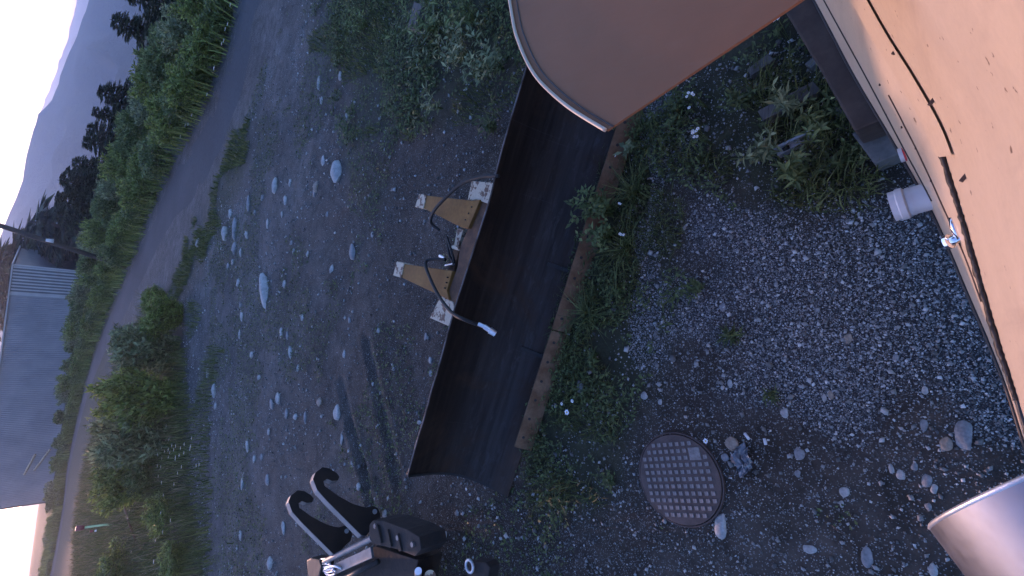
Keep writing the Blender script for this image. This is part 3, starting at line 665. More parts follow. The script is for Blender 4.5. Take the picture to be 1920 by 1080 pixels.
V = R0+R1+R2+R3; Fc = []
for b in range(4):
    for k in range(48): Fc.append((b*48+k, b*48+(k+1) % 48, ((b+1) % 4)*48+(k+1) % 48, ((b+1) % 4)*48+k))
mk('duct_pipe', V, Fc, M['galv'], duct, True, auto=.6)
Ri, Rj = ring(dc+dax*.012, rad-.006), ring(dc+dax*1.2, rad-.006)
M['duct_shade'] = simple('dark_duct_shade', (.045, .047, .055), .8, 0, .2, 8)  # darkness inside the duct, put into the colour of an added inner skin
mk('duct_inner_shade', Ri+Rj, [(k, (k+1) % 48, 48+(k+1) % 48, 48+k) for k in range(48)], M['duct_shade'], duct, True)
mk('cut_edge', *tube(ring(dc, rad-.002)+[ring(dc, rad-.002)[0]], .003, 6, False), M['bright_edge'], duct, True)
mk('duct_bracket', *box(dc+dax*.6+side*.32, (.05, .5, .03), Matrix.Rotation(math.atan2(side.y, side.x)-math.pi/2, 3, 'Z')), M['galv'], duct)

# ---------------------------------------------------------------- manhole
mc = G(1275, 897); man = empty('manhole_cover', (mc.x, mc.y, 0)); tag(man, 'round rusty iron manhole cover with square studs', 'manhole cover')
RM = .308
def disc(c, r, z0, z1, n=64): return tube([Vector((c.x, c.y, z0)), Vector((c.x, c.y, z1))], r, n)
M['iron'] = two('brown_cast_iron', (.075, .046, .038), (.105, .068, .058), 9, .4, .6, .7, .2, .3)
M['stud'] = two('worn_iron_stud', (.16, .135, .125), (.26, .225, .21), 40, .35, .65, .6, .3, .5)
mk('cover_plate', *disc(mc, RM, -.05, .028), M['iron'], man, False, bevel=.004)
fr = ring_v = []
V = []; Fc = []; n_ = 64
for (r, z) in ((RM+.006, -.05), (RM+.006, .020), (RM+.015, .020), (RM+.018, -.05)):
    for k in range(n_): a = 2*math.pi*k/n_; V.append((mc.x+r*math.cos(a), mc.y+r*math.sin(a), z))
for b in range(3):
    for k in range(n_): Fc.append((b*n_+k, b*n_+(k+1) % n_, (b+1)*n_+(k+1) % n_, (b+1)*n_+k))
mk('cover_frame', V, Fc, M['iron'], man)
ea = (G(1345, 890)-G(1205, 893)); ea.z = 0; ea.normalize(); eb = Vector((-ea.y, ea.x, 0))
Rm = Matrix((ea, eb, Vector((0, 0, 1)))).transposed(); pitch = .0478; proto = None
big = (3, 3)
for i in range(-6, 7):
    for j in range(-6, 7):
        if i in (3, 4) and j in (3, 4): continue
        if math.hypot(i, j)*pitch > RM-.022: continue
        c_ = Vector((mc.x, mc.y, .0305))+ea*i*pitch+eb*j*pitch
        if proto is None:
            V, Fc = box((0, 0, 0), (.027, .027, .007), Rm); proto = mk('stud', V, Fc, M['stud'], man, False, True, .002); o = proto
        else:
            o = bpy.data.objects.new('stud', proto.data); C.objects.link(o); o.parent = man
        o.location = c_-Vector((mc.x, mc.y, 0))
c_ = Vector((mc.x, mc.y, .0300))+ea*3.5*pitch+eb*3.5*pitch
mk('lifting_pad', *box(c_, (.085, .085, .006), Rm), M['stud'], man, bevel=.003)
# ---------------------------------------------------------------- foliage
M['willow'] = leafmat('willow_leaf', (.056, .080, .024), (.155, .190, .066), .25)
M['willow_pale'] = leafmat('pale_willow_leaf', (.088, .108, .048), (.235, .255, .125), .25)
M['hedge'] = leafmat('hedge_leaf', (.072, .100, .022), (.195, .235, .058), .3)
M['grass'] = leafmat('grass_blade', (.042, .058, .014), (.115, .128, .040), .25)
M['drygrass'] = leafmat('dry_grass_blade', (.10, .085, .045), (.22, .18, .10), .25)
M['weed'] = leafmat('weed_leaf', (.034, .050, .014), (.098, .122, .038), .2)
M['needle'] = leafmat('spruce_needle', (.020, .032, .016), (.060, .072, .036), .1, .7)
M['bark'] = two('brown_bark', (.05, .035, .028), (.10, .075, .06), 8, .4, .65, .9, 0, .5, (1, 1, .3))
M['petal'] = simple('white_petal', (.78, .78, .80), .6, 0, .04, 6, 0)
M['yolk'] = simple('yellow_centre', (.6, .38, .03), .6, 0, .1, 6, 0)
def unit(a): return a/(np.linalg.norm(a, axis=1)[:, None]+1e-9)
def bush_meshes(nl, seed, leafL, leafW, nst=14, flat=.9):
    """unit bush, about 1 high and 1 across; foliage in clumps round arching stems"""
    r = np.random.default_rng(seed); P = []; D = []; stems = []
    for s in range(nst):
        a = r.uniform(0, 6.283); sp = r.uniform(.10, .48)*flat; hh = r.uniform(.55, 1.0)*(1-.35*sp)
        pts = [Vector((.06*math.cos(a), .06*math.sin(a), 0)), Vector((sp*.45*math.cos(a), sp*.45*math.sin(a), hh*.5)), Vector((sp*math.cos(a), sp*math.sin(a), hh))]
        sp_ = spline(pts, 5); stems.append(tube(sp_, [.012*(1-.8*i/len(sp_)) for i in range(len(sp_))], 5))
        m = nl//nst; tt = r.uniform(.12, 1.0, m)**.8; q = np.array([[*sp_[int(x*(len(sp_)-1))]] for x in tt])
        rad = .05+.13*np.sin(np.pi*np.clip(tt*.85+.1, 0, 1)); off = unit(r.normal(size=(m, 3)))*(rad*r.uniform(.2, 1, m)**.6)[:, None]
        P.append(q+off); d = unit(off+np.array([0, 0, .35])+r.normal(0, .25, (m, 3))*1.0); D.append(d)
    P = np.concatenate(P); D = unit(np.concatenate(D)); P[:, 2] = np.maximum(P[:, 2], .02)
    Nn = unit(r.normal(size=P.shape)+np.array([0, 0, .8])); n = len(P)
    Vv, Ff = leaves_arr(P, D, Nn, leafL*r.uniform(.6, 1.3, n), leafW*r.uniform(.7, 1.2, n))
    return np_mesh('foliage', Vv.reshape(-1, 3), Ff), join(*stems)
BUSH = []
for k in range(4):
    fm, st = bush_meshes(5200, 20+k, .075, .030, 18); sm = bpy.data.meshes.new('stems'); sm.from_pydata([tuple(v) for v in st[0]], [], st[1]); sm.materials.append(M['bark'])
    BUSH.append((fm, sm))
FM = {}
def bush(name, P, h, w, var, mat, label, group=None, rz=None, cat='bush'):
    b = empty(name, (P[0], P[1], float(P[2]) if len(P) > 2 else 0), rz if rz is not None else random.uniform(0, 6.28)); b.scale = (w, w, h); tag(b, label, cat, group)
    key = (var, mat)
    if key not in FM: m = BUSH[var][0].copy(); m.materials.clear(); m.materials.append(M[mat]); FM[key] = m
    for nm, me in (('foliage', FM[key]), ('stems', BUSH[var][1])):
        o = bpy.data.objects.new(nm, me); C.objects.link(o); o.parent = b
    return b
# hedge beyond the road: front row and back row
HT = [(-60, 350), (32, 300), (100, 268), (180, 232), (260, 205), (340, 172), (420, 148), (500, 128), (600, 112), (700, 100), (800, 92), (900, 80), (940, 78)]
def htop(v): return float(np.interp(v, [a for a, _ in HT], [b for _, b in HT]))
Lf = far_edge; acc = 0; last = None; i = 0; placed = 0
front = offset_line(Lf, -1.3); backr = offset_line(Lf, -4.2)
def walk(line, step0):
    d = 0; out = [line[0]]
    for a, b in zip(line[:-1], line[1:]):
        d += (b-a).length; st = step0*(1+.012*(b.y-15))
        if d > st and b.y < 130: out.append(b); d = 0
    return out
for j, p in enumerate(walk(front, 1.15)):
    q = p+Vector((random.uniform(-.4, .4), random.uniform(-.4, .4), 0)); u, v = PX(q); tp = htop(min(max(v, -60), 940))
    if v > 1150: continue
    h = min(max(ztop(q, u-(u-tp)*random.uniform(.45, .62)), .6), 3.2)*random.uniform(.9, 1.1)
    bush('roadside_bush', q, h, random.uniform(2.0, 2.7)*max(1, h/1.8), j % 4, ('hedge', 'hedge', 'willow')[j % 3], 'low green bush in the front row of the hedge along the road', 'front row of the roadside hedge')
for j, p in enumerate(walk(backr, 1.5)):
    q = p+Vector((random.uniform(-.5, .5), random.uniform(-.5, .5), 0)); u, v = PX(q); tp = htop(min(max(v, -60), 940))
    if v > 1150: continue
    h = min(max(ztop(q, tp), 1.0), 5.0)*random.uniform(.86, 1.06)
    if v > 935: h = min(h, 1.5)
    bush('hedge_bush', q, h, random.uniform(2.4, 3.2)*max(1, h/2.6), (j+2) % 4, ('willow', 'hedge', 'willow_pale', 'willow')[j % 4], 'tall leafy willow bush in the back row of the roadside hedge', 'back row of the roadside hedge')
# verge willows on the near side of the road: (base px, top column, width m, label)
VW = [((342, 590), 255, 2.0, 'hedge', 'green bush at the near road edge, topmost of the verge willows'),
      ((330, 660), 190, 2.6, 'willow_pale', 'tall grey-green willow bush, second from the top on the near road verge'),
      ((335, 740), 150, 2.4, 'hedge', 'biggest green bush in the middle of the near road verge'),
      ((320, 815), 140, 2.6, 'willow_pale', 'dull willow bush on the near verge just above the white meadow flowers'),
      ((285, 900), 150, 2.4, 'hedge', 'low shaggy willow bush on the near verge above the marker stake'),
      ((250, 1060), 170, 2.6, 'hedge', 'low green bush on the near verge below the marker stake'),
      ((330, 960), 262, 2.0, 'hedge', 'soft green bush right of the rusty bar at the yard edge'),
      ((350, 1045), 290, 1.8, 'hedge', 'low green bush at the bottom edge where verge meets yard'),
      ((300, 880), 225, 1.8, 'willow', 'small bush among the white meadow flowers'),
      ((310, 560), 262, 1.4, 'hedge', 'small green bush where the grass strip meets the willows')]
for k, ((u, v), ut, w, mt, lb) in enumerate(VW):
    P = G(u, v); h = ztop(P, ut); bush('verge_willow', P, min(h, 2.6), w*(P.y/18)**.5, k % 4, mt, lb, 'willow bushes on the near road verge')
# spruce trees
def spruce_meshes(seed, nlev=22):
    r = np.random.default_rng(seed); P = []; D = []; br = []
    for l in range(nlev):
        z = .10+.90*(l/nlev)**.9; R_ = .24*(1-z)**.8+.012; nb = int(6+6*(1-z))
        for b in range(nb):
            a = r.uniform(0, 6.283); ln = R_*r.uniform(.45, 1.3); e = np.array([math.cos(a)*ln, math.sin(a)*ln, -ln*.25]); e0 = np.array([0, 0, z])
            br.append(tube([Vector(e0), Vector(e0+e*.9)], [.004, .001], 4))
            m = int(18+170*ln); tt = r.uniform(.15, 1, m); p = e0+e*tt[:, None]+np.array([0, 0, 1])*(ln*.10*(tt**2))[:, None]
            sd = unit(np.cross(e, [0, 0, 1])[None].repeat(m, 0)*r.choice([-1, 1], m)[:, None]+e[None]/np.linalg.norm(e)*.8+r.normal(0, .25, (m, 3))); P.append(p); D.append(sd)
    P = np.concatenate(P); D = np.concatenate(D); n = len(P); Vv, Ff = leaves_arr(P, D, unit(r.normal(0, .4, P.shape)+np.array([0, 0, 1])), .058*r.uniform(.5, 1.2, n), .020*np.ones(n))
    tr = tube([Vector((0, 0, 0)), Vector((0, 0, .5)), Vector((0, 0, 1))], [.022, .013, .002], 8)
    return np_mesh('crown', Vv.reshape(-1, 3), Ff), join(tr, *br)
SPR = []
for k in range(5):
    cm, tr = spruce_meshes(40+k); cm.materials.append(M['needle']); tm = bpy.data.meshes.new('trunk'); tm.from_pydata([tuple(v) for v in tr[0]], [], tr[1]); tm.materials.append(M['bark']); SPR.append((cm, tm))
ST = [((205, 38), 33, 'dark spruce at the top, nearest the frame edge of the spruces'),
      ((222, -20), 31, 'spruce crown cut by the top of the picture'),
      ((180, 172), 40, 'slim spruce standing alone against the mountain, upper of the middle pair'),
      ((170, 207), 42, 'broader spruce, lower of the middle pair against the mountain'),
      ((152, 262), 46, 'spruce below the middle pair, first of the long dark clump'),
      ((132, 300), 48, 'spruce second in the long dark clump above the pole'),
      ((108, 335), 50, 'tall spruce in the middle of the dark clump above the pole'),
      ((100, 372), 52, 'widest spruce of the dark clump, just above the leaning pole'),
      ((52, 425), 100, 'tall spruce directly behind the leaning pole'),
      ((62, 448), 104, 'spruce between the leaning pole and the shed'),
      ((5, 472), 112, 'tall spruce at the left edge between pole and shed'),
      ((120, 318), 57, 'shorter spruce tucked in the dark clump, third from its upper end'),
      ((118, 352), 60, 'short broad spruce filling the middle of the dark clump'),
      ((95, 398), 64, 'spruce just right of the leaning pole tip'),
      ((160, 240), 50, 'small spruce just below the middle pair'),
      ((-25, 500), 114, 'spruce at the left edge beside the shed roof'),
      ((-30, 560), 128, 'sunlit spruce behind the top edge of the shed roof'),
      ((-45, 610), 130, 'spruce behind the shed roof at the left edge')]
for k, ((u, v), Y, lb) in enumerate(ST):
    T = AT(u, v, Y); zb_ = float(drop(T.x, T.y)); b = empty('spruce_tree', (T.x, T.y, zb_), k*1.3); s = max(T.z-zb_, 2.0); ws = s*(2.1, 1.6, 2.4, 1.8, 2.6, 1.9)[k*5 % 6]; b.scale = (ws, ws, s); b.rotation_euler = (random.uniform(-.05, .05), random.uniform(-.05, .05), k*1.3); tag(b, lb, 'spruce tree', 'spruces behind the roadside hedge')
    for nm, me in zip(('crown', 'trunk'), SPR[k % 5]):
        o = bpy.data.objects.new(nm, me); C.objects.link(o); o.parent = b

# ---------------------------------------------------------------- shed, pole and small things by the road
YA = 96.0
A = AT(25, 497, YA); zt_ = A.z
lo, hi = 30.0, 400.0
r_ = ray(0, 690); tB = (zt_-H_CAM)/r_[2]; Bp = Vector((r_[0]*tB, r_[1]*tB, zt_))
dS = Vector((Bp.x-A.x, Bp.y-A.y, 0)).normalized(); nS = Vector((dS.y, -dS.x, 0)); nS = nS if nS.y < 0 else -nS
P0 = Vector((A.x, A.y, 0)); r_ = ray(62, 945)
en = ONP(62, 945, P0, nS); LS = (en-P0).dot(dS); LS = min(max(LS, 20), 90)
shed = empty('metal_shed', (P0.x, P0.y, 0)); tag(shed, 'long grey corrugated metal shed behind the hedge on the left', 'shed')
t = NT('shed_cladding', .5, .35); f = t.noise(.4, 4); c = t.ramp(f, [(.3, (.16, .17, .20)), (.7, (.22, .23, .26))]); t.color(c); M['clad'] = t.m
M['clad_dark'] = simple('dark_cladding', (.09, .095, .11), .5, .3, .15, 1, 0); M['clad_light'] = simple('pale_trim', (.30, .31, .33), .45, .3, .1, 1, 0)
GW = (ONP(15, 550, P0, nS)-P0).dot(dS)
def pleat(x0, x1, z0, z1, pitch, depth, off):
    V = []; Fc = []; x = x0; k = 0; xs = []
    while x < x1: xs += [(x, 0), (x+pitch*.5, 0), (x+pitch*.6, depth), (x+pitch*.9, depth)]; x += pitch
    xs = [(min(a, x1), b) for a, b in xs]+[(x1, 0)]
    for a, b in xs:
        p = P0+dS*a+nS*(off+b); V += [p+Vector((0, 0, z0)), p+Vector((0, 0, z1))]
    for i in range(len(xs)-1): Fc.append((2*i, 2*i+2, 2*i+3, 2*i+1))
    return V, Fc
mk('gable_panel', *pleat(0, GW, 0, zt_, .42, .02, .03), M['clad_dark'], shed)
R_s = Matrix((dS, nS, Vector((0, 0, 1)))).transposed(); ns_ = 9; slat0 = None
for k in range(ns_):
    c_ = P0+dS*(GW*(k+.5)/ns_)+nS*.10+Vector((0, 0, zt_/2-.02))
    o = mk('slat', *box(c_, (GW/ns_*.45, .10, zt_-.06), R_s), M['clad_light'], shed)
mk('wall_cladding', *pleat(GW, LS, 0, zt_, .30, .05, .03), M['clad'], shed)
def sbox(a0, a1, d0, d1, z0, z1, nm, mat):
    c_ = P0+dS*((a0+a1)/2)-nS*((d0+d1)/2)+Vector((0, 0, (z0+z1)/2)); R = Matrix((dS, nS, Vector((0, 0, 1)))).transposed(); return mk(nm, *box(c_, (a1-a0, d1-d0, z1-z0), R), mat, shed)
sbox(.02, LS-.02, .05, 12, 0, zt_-.1, 'shed_body', M['clad_dark'])
sbox(-.3, LS+.3, -.35, 12.3, zt_, zt_+.15, 'roof', M['clad_light'])
sbox(GW-.12, GW+.14, -.2, .0, 0, zt_-.01, 'corner_trim', M['clad_light']); sbox(-.12, .05, -.18, .1, 0, zt_-.012, 'corner_trim', M['clad_light']); sbox(LS-.1, LS+.1, -.12, .1, 0, zt_-.012, 'corner_trim', M['clad_dark'])
# pole
pb_, pt_ = AT(145, 471, 40), AT(-70, 400, 40); d = (pb_-pt_); foot = pb_+d*(pb_.z/(-d.z)) if d.z < 0 else pb_
pole = empty('utility_pole', (foot.x, foot.y, 0)); tag(pole, 'dark leaning pole sticking out of the hedge above the shed', 'pole')
mk('pole_shaft', *tube([foot-Vector((0, 0, .1)), pt_], .14, 12), M['timber'], pole, True)
ci = AT(101, 452, 39.7); mk('insulator', *tube([ci, ci+Vector((.0, 0, .35))], [.13, .08], 8), M['pvc'], pole, True)
# marker stake and rusty bar in the verge
def at_ground(u, v): p = G(u, v); return p
bse = G(222, 983); ys = bse.y; P = AT(196, 984, ys); Q = AT(158, 989, ys); S_ = AT(142, 991, ys)
st = empty('marker_stake', bse); tag(st, 'pale green marker stake with red top in the verge', 'stake')
M['lime'] = simple('pale_green_paint', (.45, .60, .30), .5, 0, .1); M['maroon'] = simple('dull_red_paint', (.22, .04, .05), .6, 0, .2)
mk('stake_post', *tube([bse, P, Q], .045, 8), M['lime'], st, True); mk('stake_top', *tube([Q, S_], [.10, .12], 10), M['maroon'], st, True)
q2 = AT(172, 992, ys); mk('reflector', *box(q2+Vector((-.09, -.02, 0)), (.10, .05, .12)), M['maroon'], st, bevel=.01); mk('reflector_plate', *box(q2+Vector((-.09, -.05, -.14)), (.09, .03, .07)), M['petal'], st, bevel=.01)
P, Q = G(232, 945, .35), G(255, 1015, .2)
rod = mk('rusty_bar', *tube([P, P.lerp(Q, .5)+Vector((0, 0, .03)), Q, Vector((Q.x-.35, Q.y-.2, -.05))], .04, 8), M['rust'], None, True); tag(rod, 'rusty red bar leaning in the tall verge grass', 'bar')
for k, (a, b) in enumerate((((45, 890), (66, 852)), ((64, 882), (94, 842)))):
    A_, B_ = ONP(*a, P0+nS*.4, nS), ONP(*b, P0+nS*.4, nS) 
    pl = mk('plank', *join(tube([A_, B_], .16, 4)), M['peeled'], None); tag(pl, ('upper-left' if k == 0 else 'lower-right')+' of two pale planks leaning against the shed', 'plank', 'planks leaning on the shed')
# ---------------------------------------------------------------- single stones
def stone(name, u, v, wu, hv, mat, label, group=None, seed=0, tall=.45):
    P = G(u, v); ex = (G(u, v-hv/2)-G(u, v+hv/2)); sx = ex.length; ey = (G(u-wu/2, v)-G(u+wu/2, v)); ry = ey.length
    sd_ = H_CAM/math.sqrt(P.x**2+P.y**2+H_CAM**2); sy = ry*sd_/(sd_+.42*math.sqrt(1-sd_*sd_)); sz = min(max(tall*.85*min(sx, sy), .015), .25); r = np.random.default_rng(seed+int(u*7+v))
    bm = bmesh.new(); bmesh.ops.create_icosphere(bm, subdivisions=3, radius=.5)
    ph = r.uniform(0, 6.28, 9); pl = r.normal(size=(7, 3)); pl /= np.linalg.norm(pl, axis=1)[:, None]; pd = r.uniform(.30, .46, 7)
    for w in bm.verts:
        c_ = np.array(w.co)
        for n_, d_ in zip(pl, pd):
            e = c_ @ n_-d_
            if e > 0: c_ = c_-n_*e*.85
        k = 1+.06*math.sin(7*c_[0]+ph[0])*math.sin(6*c_[1]+ph[1])+.04*math.sin(13*c_[2]+11*c_[0]+ph[2])
        w.co = Vector(c_*k)
    a = math.atan2(ex.y, ex.x)
    bmesh.ops.scale(bm, vec=(sx*1.12, sy*1.12, sz*1.3), verts=bm.verts)
    for f in bm.faces: f.smooth = True
    me = bpy.data.meshes.new(name); bm.to_mesh(me); bm.free(); me.set_sharp_from_angle(angle=.55)
    o = link(name, me, M[mat]); o.location = (P.x, P.y, float(gz(P.x, P.y))+sz*.14); o.rotation_euler = (r.uniform(-.1, .1), r.uniform(-.1, .1), a); tag(o, label, 'stone', group); return o
W_, G_, B_ = 'white_stone', 'grey_stone', 'brown_stone'
BIG = [(497, 543, 24, 64, W_, 'largest white boulder lying alone on the open yard'),
 (633, 320, 26, 44, W_, 'large pale stone, upper one on the yard left of the blade'),
 (518, 348, 15, 27, W_, 'pale slanted stone between the road and the large upper boulder'),
 (607, 302, 9, 19, W_, 'small white stone just above the large upper boulder'),
 (467, 382, 11, 30, G_, 'long bluish stone in the upper part of the cobble cluster'),
 (432, 401, 10, 17, W_, 'uppermost white stone of the cobble cluster by the grass strip'),
 (424, 437, 16, 26, W_, 'pale stone at the left edge of the cobble cluster'),
 (441, 430, 13, 42, G_, 'long blue-grey stone in the middle of the cobble cluster'),
 (441, 466, 13, 22, G_, 'flat grey stone at the foot of the cobble cluster'),
 (454, 474, 11, 16, W_, 'pale round stone at the foot of the cobble cluster'),
 (447, 530, 11, 12, W_, 'round white stone left of the largest white boulder'),
 (661, 474, 15, 34, G_, 'grey pointed stone right of the yard centre, left of the push arms'),
 (621, 504, 10, 17, W_, 'pale stone left of the lower push arm'),
 (536, 376, 10, 15, W_, 'rounded pale stone below the slanted stone'),
 (503, 419, 8, 19, W_, 'narrow white stone above the largest white boulder'),
 (595, 350, 12, 22, B_, 'brownish stone left of the large upper boulder'),
 (372, 456, 12, 16, W_, 'white stone lying by the grass strip next to the road'),
 (545, 662, 10, 23, W_, 'upright pale stone below the largest boulder, right of its pair'),
 (528, 625, 9, 22, W_, 'pale narrow stone above the upright pale stone'),
 (473, 665, 12, 12, W_, 'rounded white stone alone left of the upright pale stone'),
 (403, 732, 12, 25, W_, 'slanted white stone near the verge grass, larger of two'),
 (390, 700, 9, 19, W_, 'narrow white stone near the verge grass, upper of two'),
 (524, 747, 12, 20, W_, 'white pointed stone in the middle of the lower yard'),
 (512, 758, 11, 20, G_, 'grey stone touching the white pointed stone'),
 (554, 782, 12, 13, W_, 'white blunt stone beside the tyre ruts'),
 (538, 776, 9, 19, G_, 'grey stone left of the white blunt stone'),
 (574, 782, 8, 19, G_, 'thin grey stone right of the white blunt stone'),
 (633, 775, 19, 30, W_, 'big white cracked stone above the hooks'),
 (602, 753, 15, 17, B_, 'dark brown round stone beside the big white cracked stone'),
 (641, 822, 8, 22, W_, 'narrow white stone in the rut above the hooks'),
 (465, 835, 11, 24, W_, 'white stone left of the hooks, the larger of two'),
 (487, 707, 10, 10, W_, 'small angular white stone in the lower yard'),
 (455, 905, 9, 24, W_, 'long white stone by the verge, left of the hooks'),
 (501, 900, 10, 22, G_, 'pale grey stone just left of the upper hook'),
 (532, 990, 9, 24, W_, 'narrow pale stone left of the lower hook'),
 (510, 1055, 14, 26, W_, 'broken white stone at the bottom edge left of the hooks'),
 (722, 965, 11, 20, W_, 'white stone right of the upper hook pin'),
 (834, 1004, 11, 16, W_, 'smooth white pebble between the coupler and the manhole'),
 (856, 962, 9, 13, G_, 'grey pebble below the lower end of the blade'),
 (785, 792, 13, 8, W_, 'white chip touching the far edge of the blade'),
 (1352, 985, 27, 48, W_, 'large white heart-shaped stone below right of the manhole'),
 (1372, 833, 26, 26, B_, 'two-tone brown and white stone right of the manhole'),
 (1360, 858, 16, 14, G_, 'small flat grey stone between manhole and crumpled plastic'),
 (1498, 850, 22, 23, G_, 'round grey stone right of the crumpled plastic'),
 (1495, 889, 13, 13, G_, 'small grey stone below the round grey stone'),
 (1470, 774, 16, 18, W_, 'white angular stone above the round grey stone'),
 (1209, 742, 14, 14, W_, 'round white stone above the manhole'),
 (1238, 754, 9, 10, W_, 'small white stone right of the round stone above the manhole'),
 (1735, 732, 13, 14, W_, 'white stone alone on the gravel near the cabin'),
 (1808, 816, 36, 56, G_, 'biggest grey boulder on the gravel near the cabin'),
 (1774, 831, 25, 25, B_, 'rounded brown stone beside the biggest grey boulder'),
 (1733, 797, 15, 22, G_, 'grey stone above left of the brown stone on the gravel'),
 (1738, 903, 21, 28, G_, 'oval grey stone above the metal duct'),
 (1751, 917, 16, 17, W_, 'smaller pale stone touching the oval grey stone'),
 (1689, 891, 18, 18, W_, 'pale squarish stone left of the oval grey stone'),
 (1671, 879, 12, 18, W_, 'pale pointed stone left of the squarish stone'),
 (1714, 875, 14, 14, G_, 'grey stone above the oval grey stone'),
 (1740, 951, 13, 15, G_, 'dark pebble just above the metal duct rim'),
 (1583, 924, 21, 19, W_, 'pale angular stone alone on dark soil left of the duct'),
 (1577, 946, 10, 12, W_, 'small pale stone under the angular stone'),
 (1517, 1031, 28, 16, W_, 'flat pale stone near the bottom edge right of the manhole'),
 (1625, 1046, 22, 36, G_, 'split grey stone at the bottom edge left of the duct'),
 (1750, 1070, 18, 24, W_, 'round pale stone cut by the bottom edge beside the duct'),
 (1590, 634, 16, 19, B_, 'brown stone on the fine gravel in the middle right'),
 (1680, 671, 13, 14, G_, 'small grey stone on the fine gravel right of the brown stone'),
 (1557, 741, 14, 15, B_, 'pinkish stone left of centre on the gravel'),
 (1545, 746, 9, 14, W_, 'narrow white stone touching the pinkish stone'),
 (1355, 576, 14, 14, G_, 'round stone at the edge of the gravel and weeds'),
 (1368, 720, 11, 15, W_, 'pale stone above right of the manhole'),
 (1089, 725, 15, 26, G_, 'grey stone half hidden in weeds right of the blade'),
 (1431, 449, 11, 10, B_, 'orange-brown chip on the upper gravel'),
 (637, 142, 10, 17, W_, 'uppermost white stone of the upper yard'),
 (598, 156, 8, 24, W_, 'long white stone left of the uppermost stone'),
 (650, 218, 8, 15, W_, 'white stone in the weeds of the upper yard')]
for k, (u, v, w, h, m_, lb) in enumerate(BIG): stone('stone', u, v, w, h, m_, lb, 'single stones on the ground', k, .5)
SM = [(544, 342, 7, 15), (531, 402, 7, 12), (492, 370, 9, 11), (533, 533, 9, 13), (454, 593, 9, 16), (539, 630, 6, 16), (406, 761, 7, 12), (476, 860, 8, 15), (490, 857, 8, 12), (505, 809, 8, 12), (450, 626, 6, 19), (451, 572, 7, 13), (646, 664, 7, 16), (603, 188, 7, 13), (592, 362, 8, 14), (465, 441, 10, 15), (437, 492, 8, 10), (478, 398, 7, 10), (453, 1003, 9, 18), (675, 912, 12, 14), (800, 632, 8, 14), (809, 676, 9, 13), (809, 700, 8, 12), (547, 455, 7, 10), (577, 476, 7, 11), (550, 470, 7, 10), (614, 402, 7, 10), (698, 440, 8, 10), (712, 620, 7, 10), (655, 600, 7, 11), (567, 596, 7, 12), (700, 720, 6, 8), (430, 500, 9, 12), (560, 690, 7, 12), (660, 870, 8, 12)]
for k, (u, v, w, h) in enumerate(SM): stone('small_stone', u, v, w, h, (W_, W_, G_)[k % 3], 'small pale loose stone on the bare yard left of the blade', 'small loose stones on the yard', k, .5)

# ---------------------------------------------------------------- gravel and pebbles (uncountable)
x, y = scatter(P_GRAVEL, 14000, 11, 105000, .2); keep = rng.uniform(size=len(x)) < (.10+.9*gdens(x, y)); x, y = x[keep], y[keep]
sz = np.clip(rng.lognormal(math.log(.0078), .45, len(x)), .0045, .028)
gv = link('fine_gravel', stones_mesh('fine_gravel', x, y, sz, 12, .2, True), M['gravel']); tag(gv, 'fine crushed grey gravel spread in front of the cabin', 'gravel', kind='stuff')
x, y = scatter(P_GRAVEL2, 900, 13, 16000); sz = np.clip(rng.lognormal(math.log(.012), .5, len(x)), .005, .05)
YARD = wpoly([(560, -100), (470, 200), (340, 560), (360, 1150), (1050, 1150), (1150, 480), (1010, 200), (1000, -60)])
x2, y2 = scatter(YARD, 420, 14, 46000); k2 = rng.uniform(size=len(x2)) < (.2+1.0*vnoise(x2, y2, .9, 8)**1.5); x2, y2 = x2[k2], y2[k2]; s2_ = np.clip(rng.lognormal(math.log(.0155), .6, len(x2)), .008, .060)
pb2 = link('loose_pebbles', stones_mesh('loose_pebbles', np.r_[x, x2], np.r_[y, y2], np.r_[sz, s2_], 15, .22, True), M['pebble']); tag(pb2, 'loose pebbles scattered over the bare yard dirt', 'pebbles', kind='stuff')

# ---------------------------------------------------------------- grass and weeds (uncountable)
M['bank_grass'] = leafmat('bank_grass_blade', (.072, .100, .022), (.205, .235, .062), .3)
def grass(name, poly, dens, h0, h1, w, seed, mat, label, lean=.8, cap=30000, nsc=1.2, thr=.25, wob=.15):
    x, y = scatter(poly, dens, seed, cap, wob); k = vnoise(x, y, nsc, seed) > thr; x, y = x[k], y[k]; r = np.random.default_rng(seed); n = len(x)
    o = link(name, blades_mesh(name, x, y, r.uniform(h0, h1, n), w*r.uniform(.6, 1.4, n), lean, seed), M[mat]); tag(o, label, 'grass', kind='stuff'); return o
grass('weed_grass', P_WEED, 2000, .04, .15, .006, 31, 'grass', 'short grass growing between the blade and the gravel', 1.3, 12000, 3, .48)
grass('weed_grass', P_WEED2, 2200, .04, .20, .007, 32, 'grass', 'grass growing under the canopy beside the timber beam', 1.2, 16000, 3, .36, .3)
grass('meadow_grass', P_MEADOW, 700, .04, .14, .010, 33, 'grass', 'rough grass at the top of the yard behind the blade', 1.0, 20000, 1.2, .36, 1.3)
grass('verge_grass', P_VERGE, 330, .15, .60, .024, 34, 'grass', 'tall grass on the verge by the road', .7, 34000, .5, .12, 1.2)
P_EDGE = wpoly([(325, 540), (420, 620), (395, 900), (440, 1120), (330, 1120), (320, 900), (300, 700)])
grass('edge_grass', P_EDGE, 170, .05, .28, .016, 38, 'grass', 'thin short grass where the verge meets the yard', .9, 16000, .55, .42, 1.0)
grass('dry_grass', P_VERGE, 30, .25, .8, .02, 37, 'drygrass', 'dry brown stalks in the verge grass', .8, 8000, .5, .2)
grass('strip_grass', P_STRIP, 380, .05, .22, .018, 35, 'grass', 'green grass strip along the near road edge', .9, 12000, .6, .25, .6)
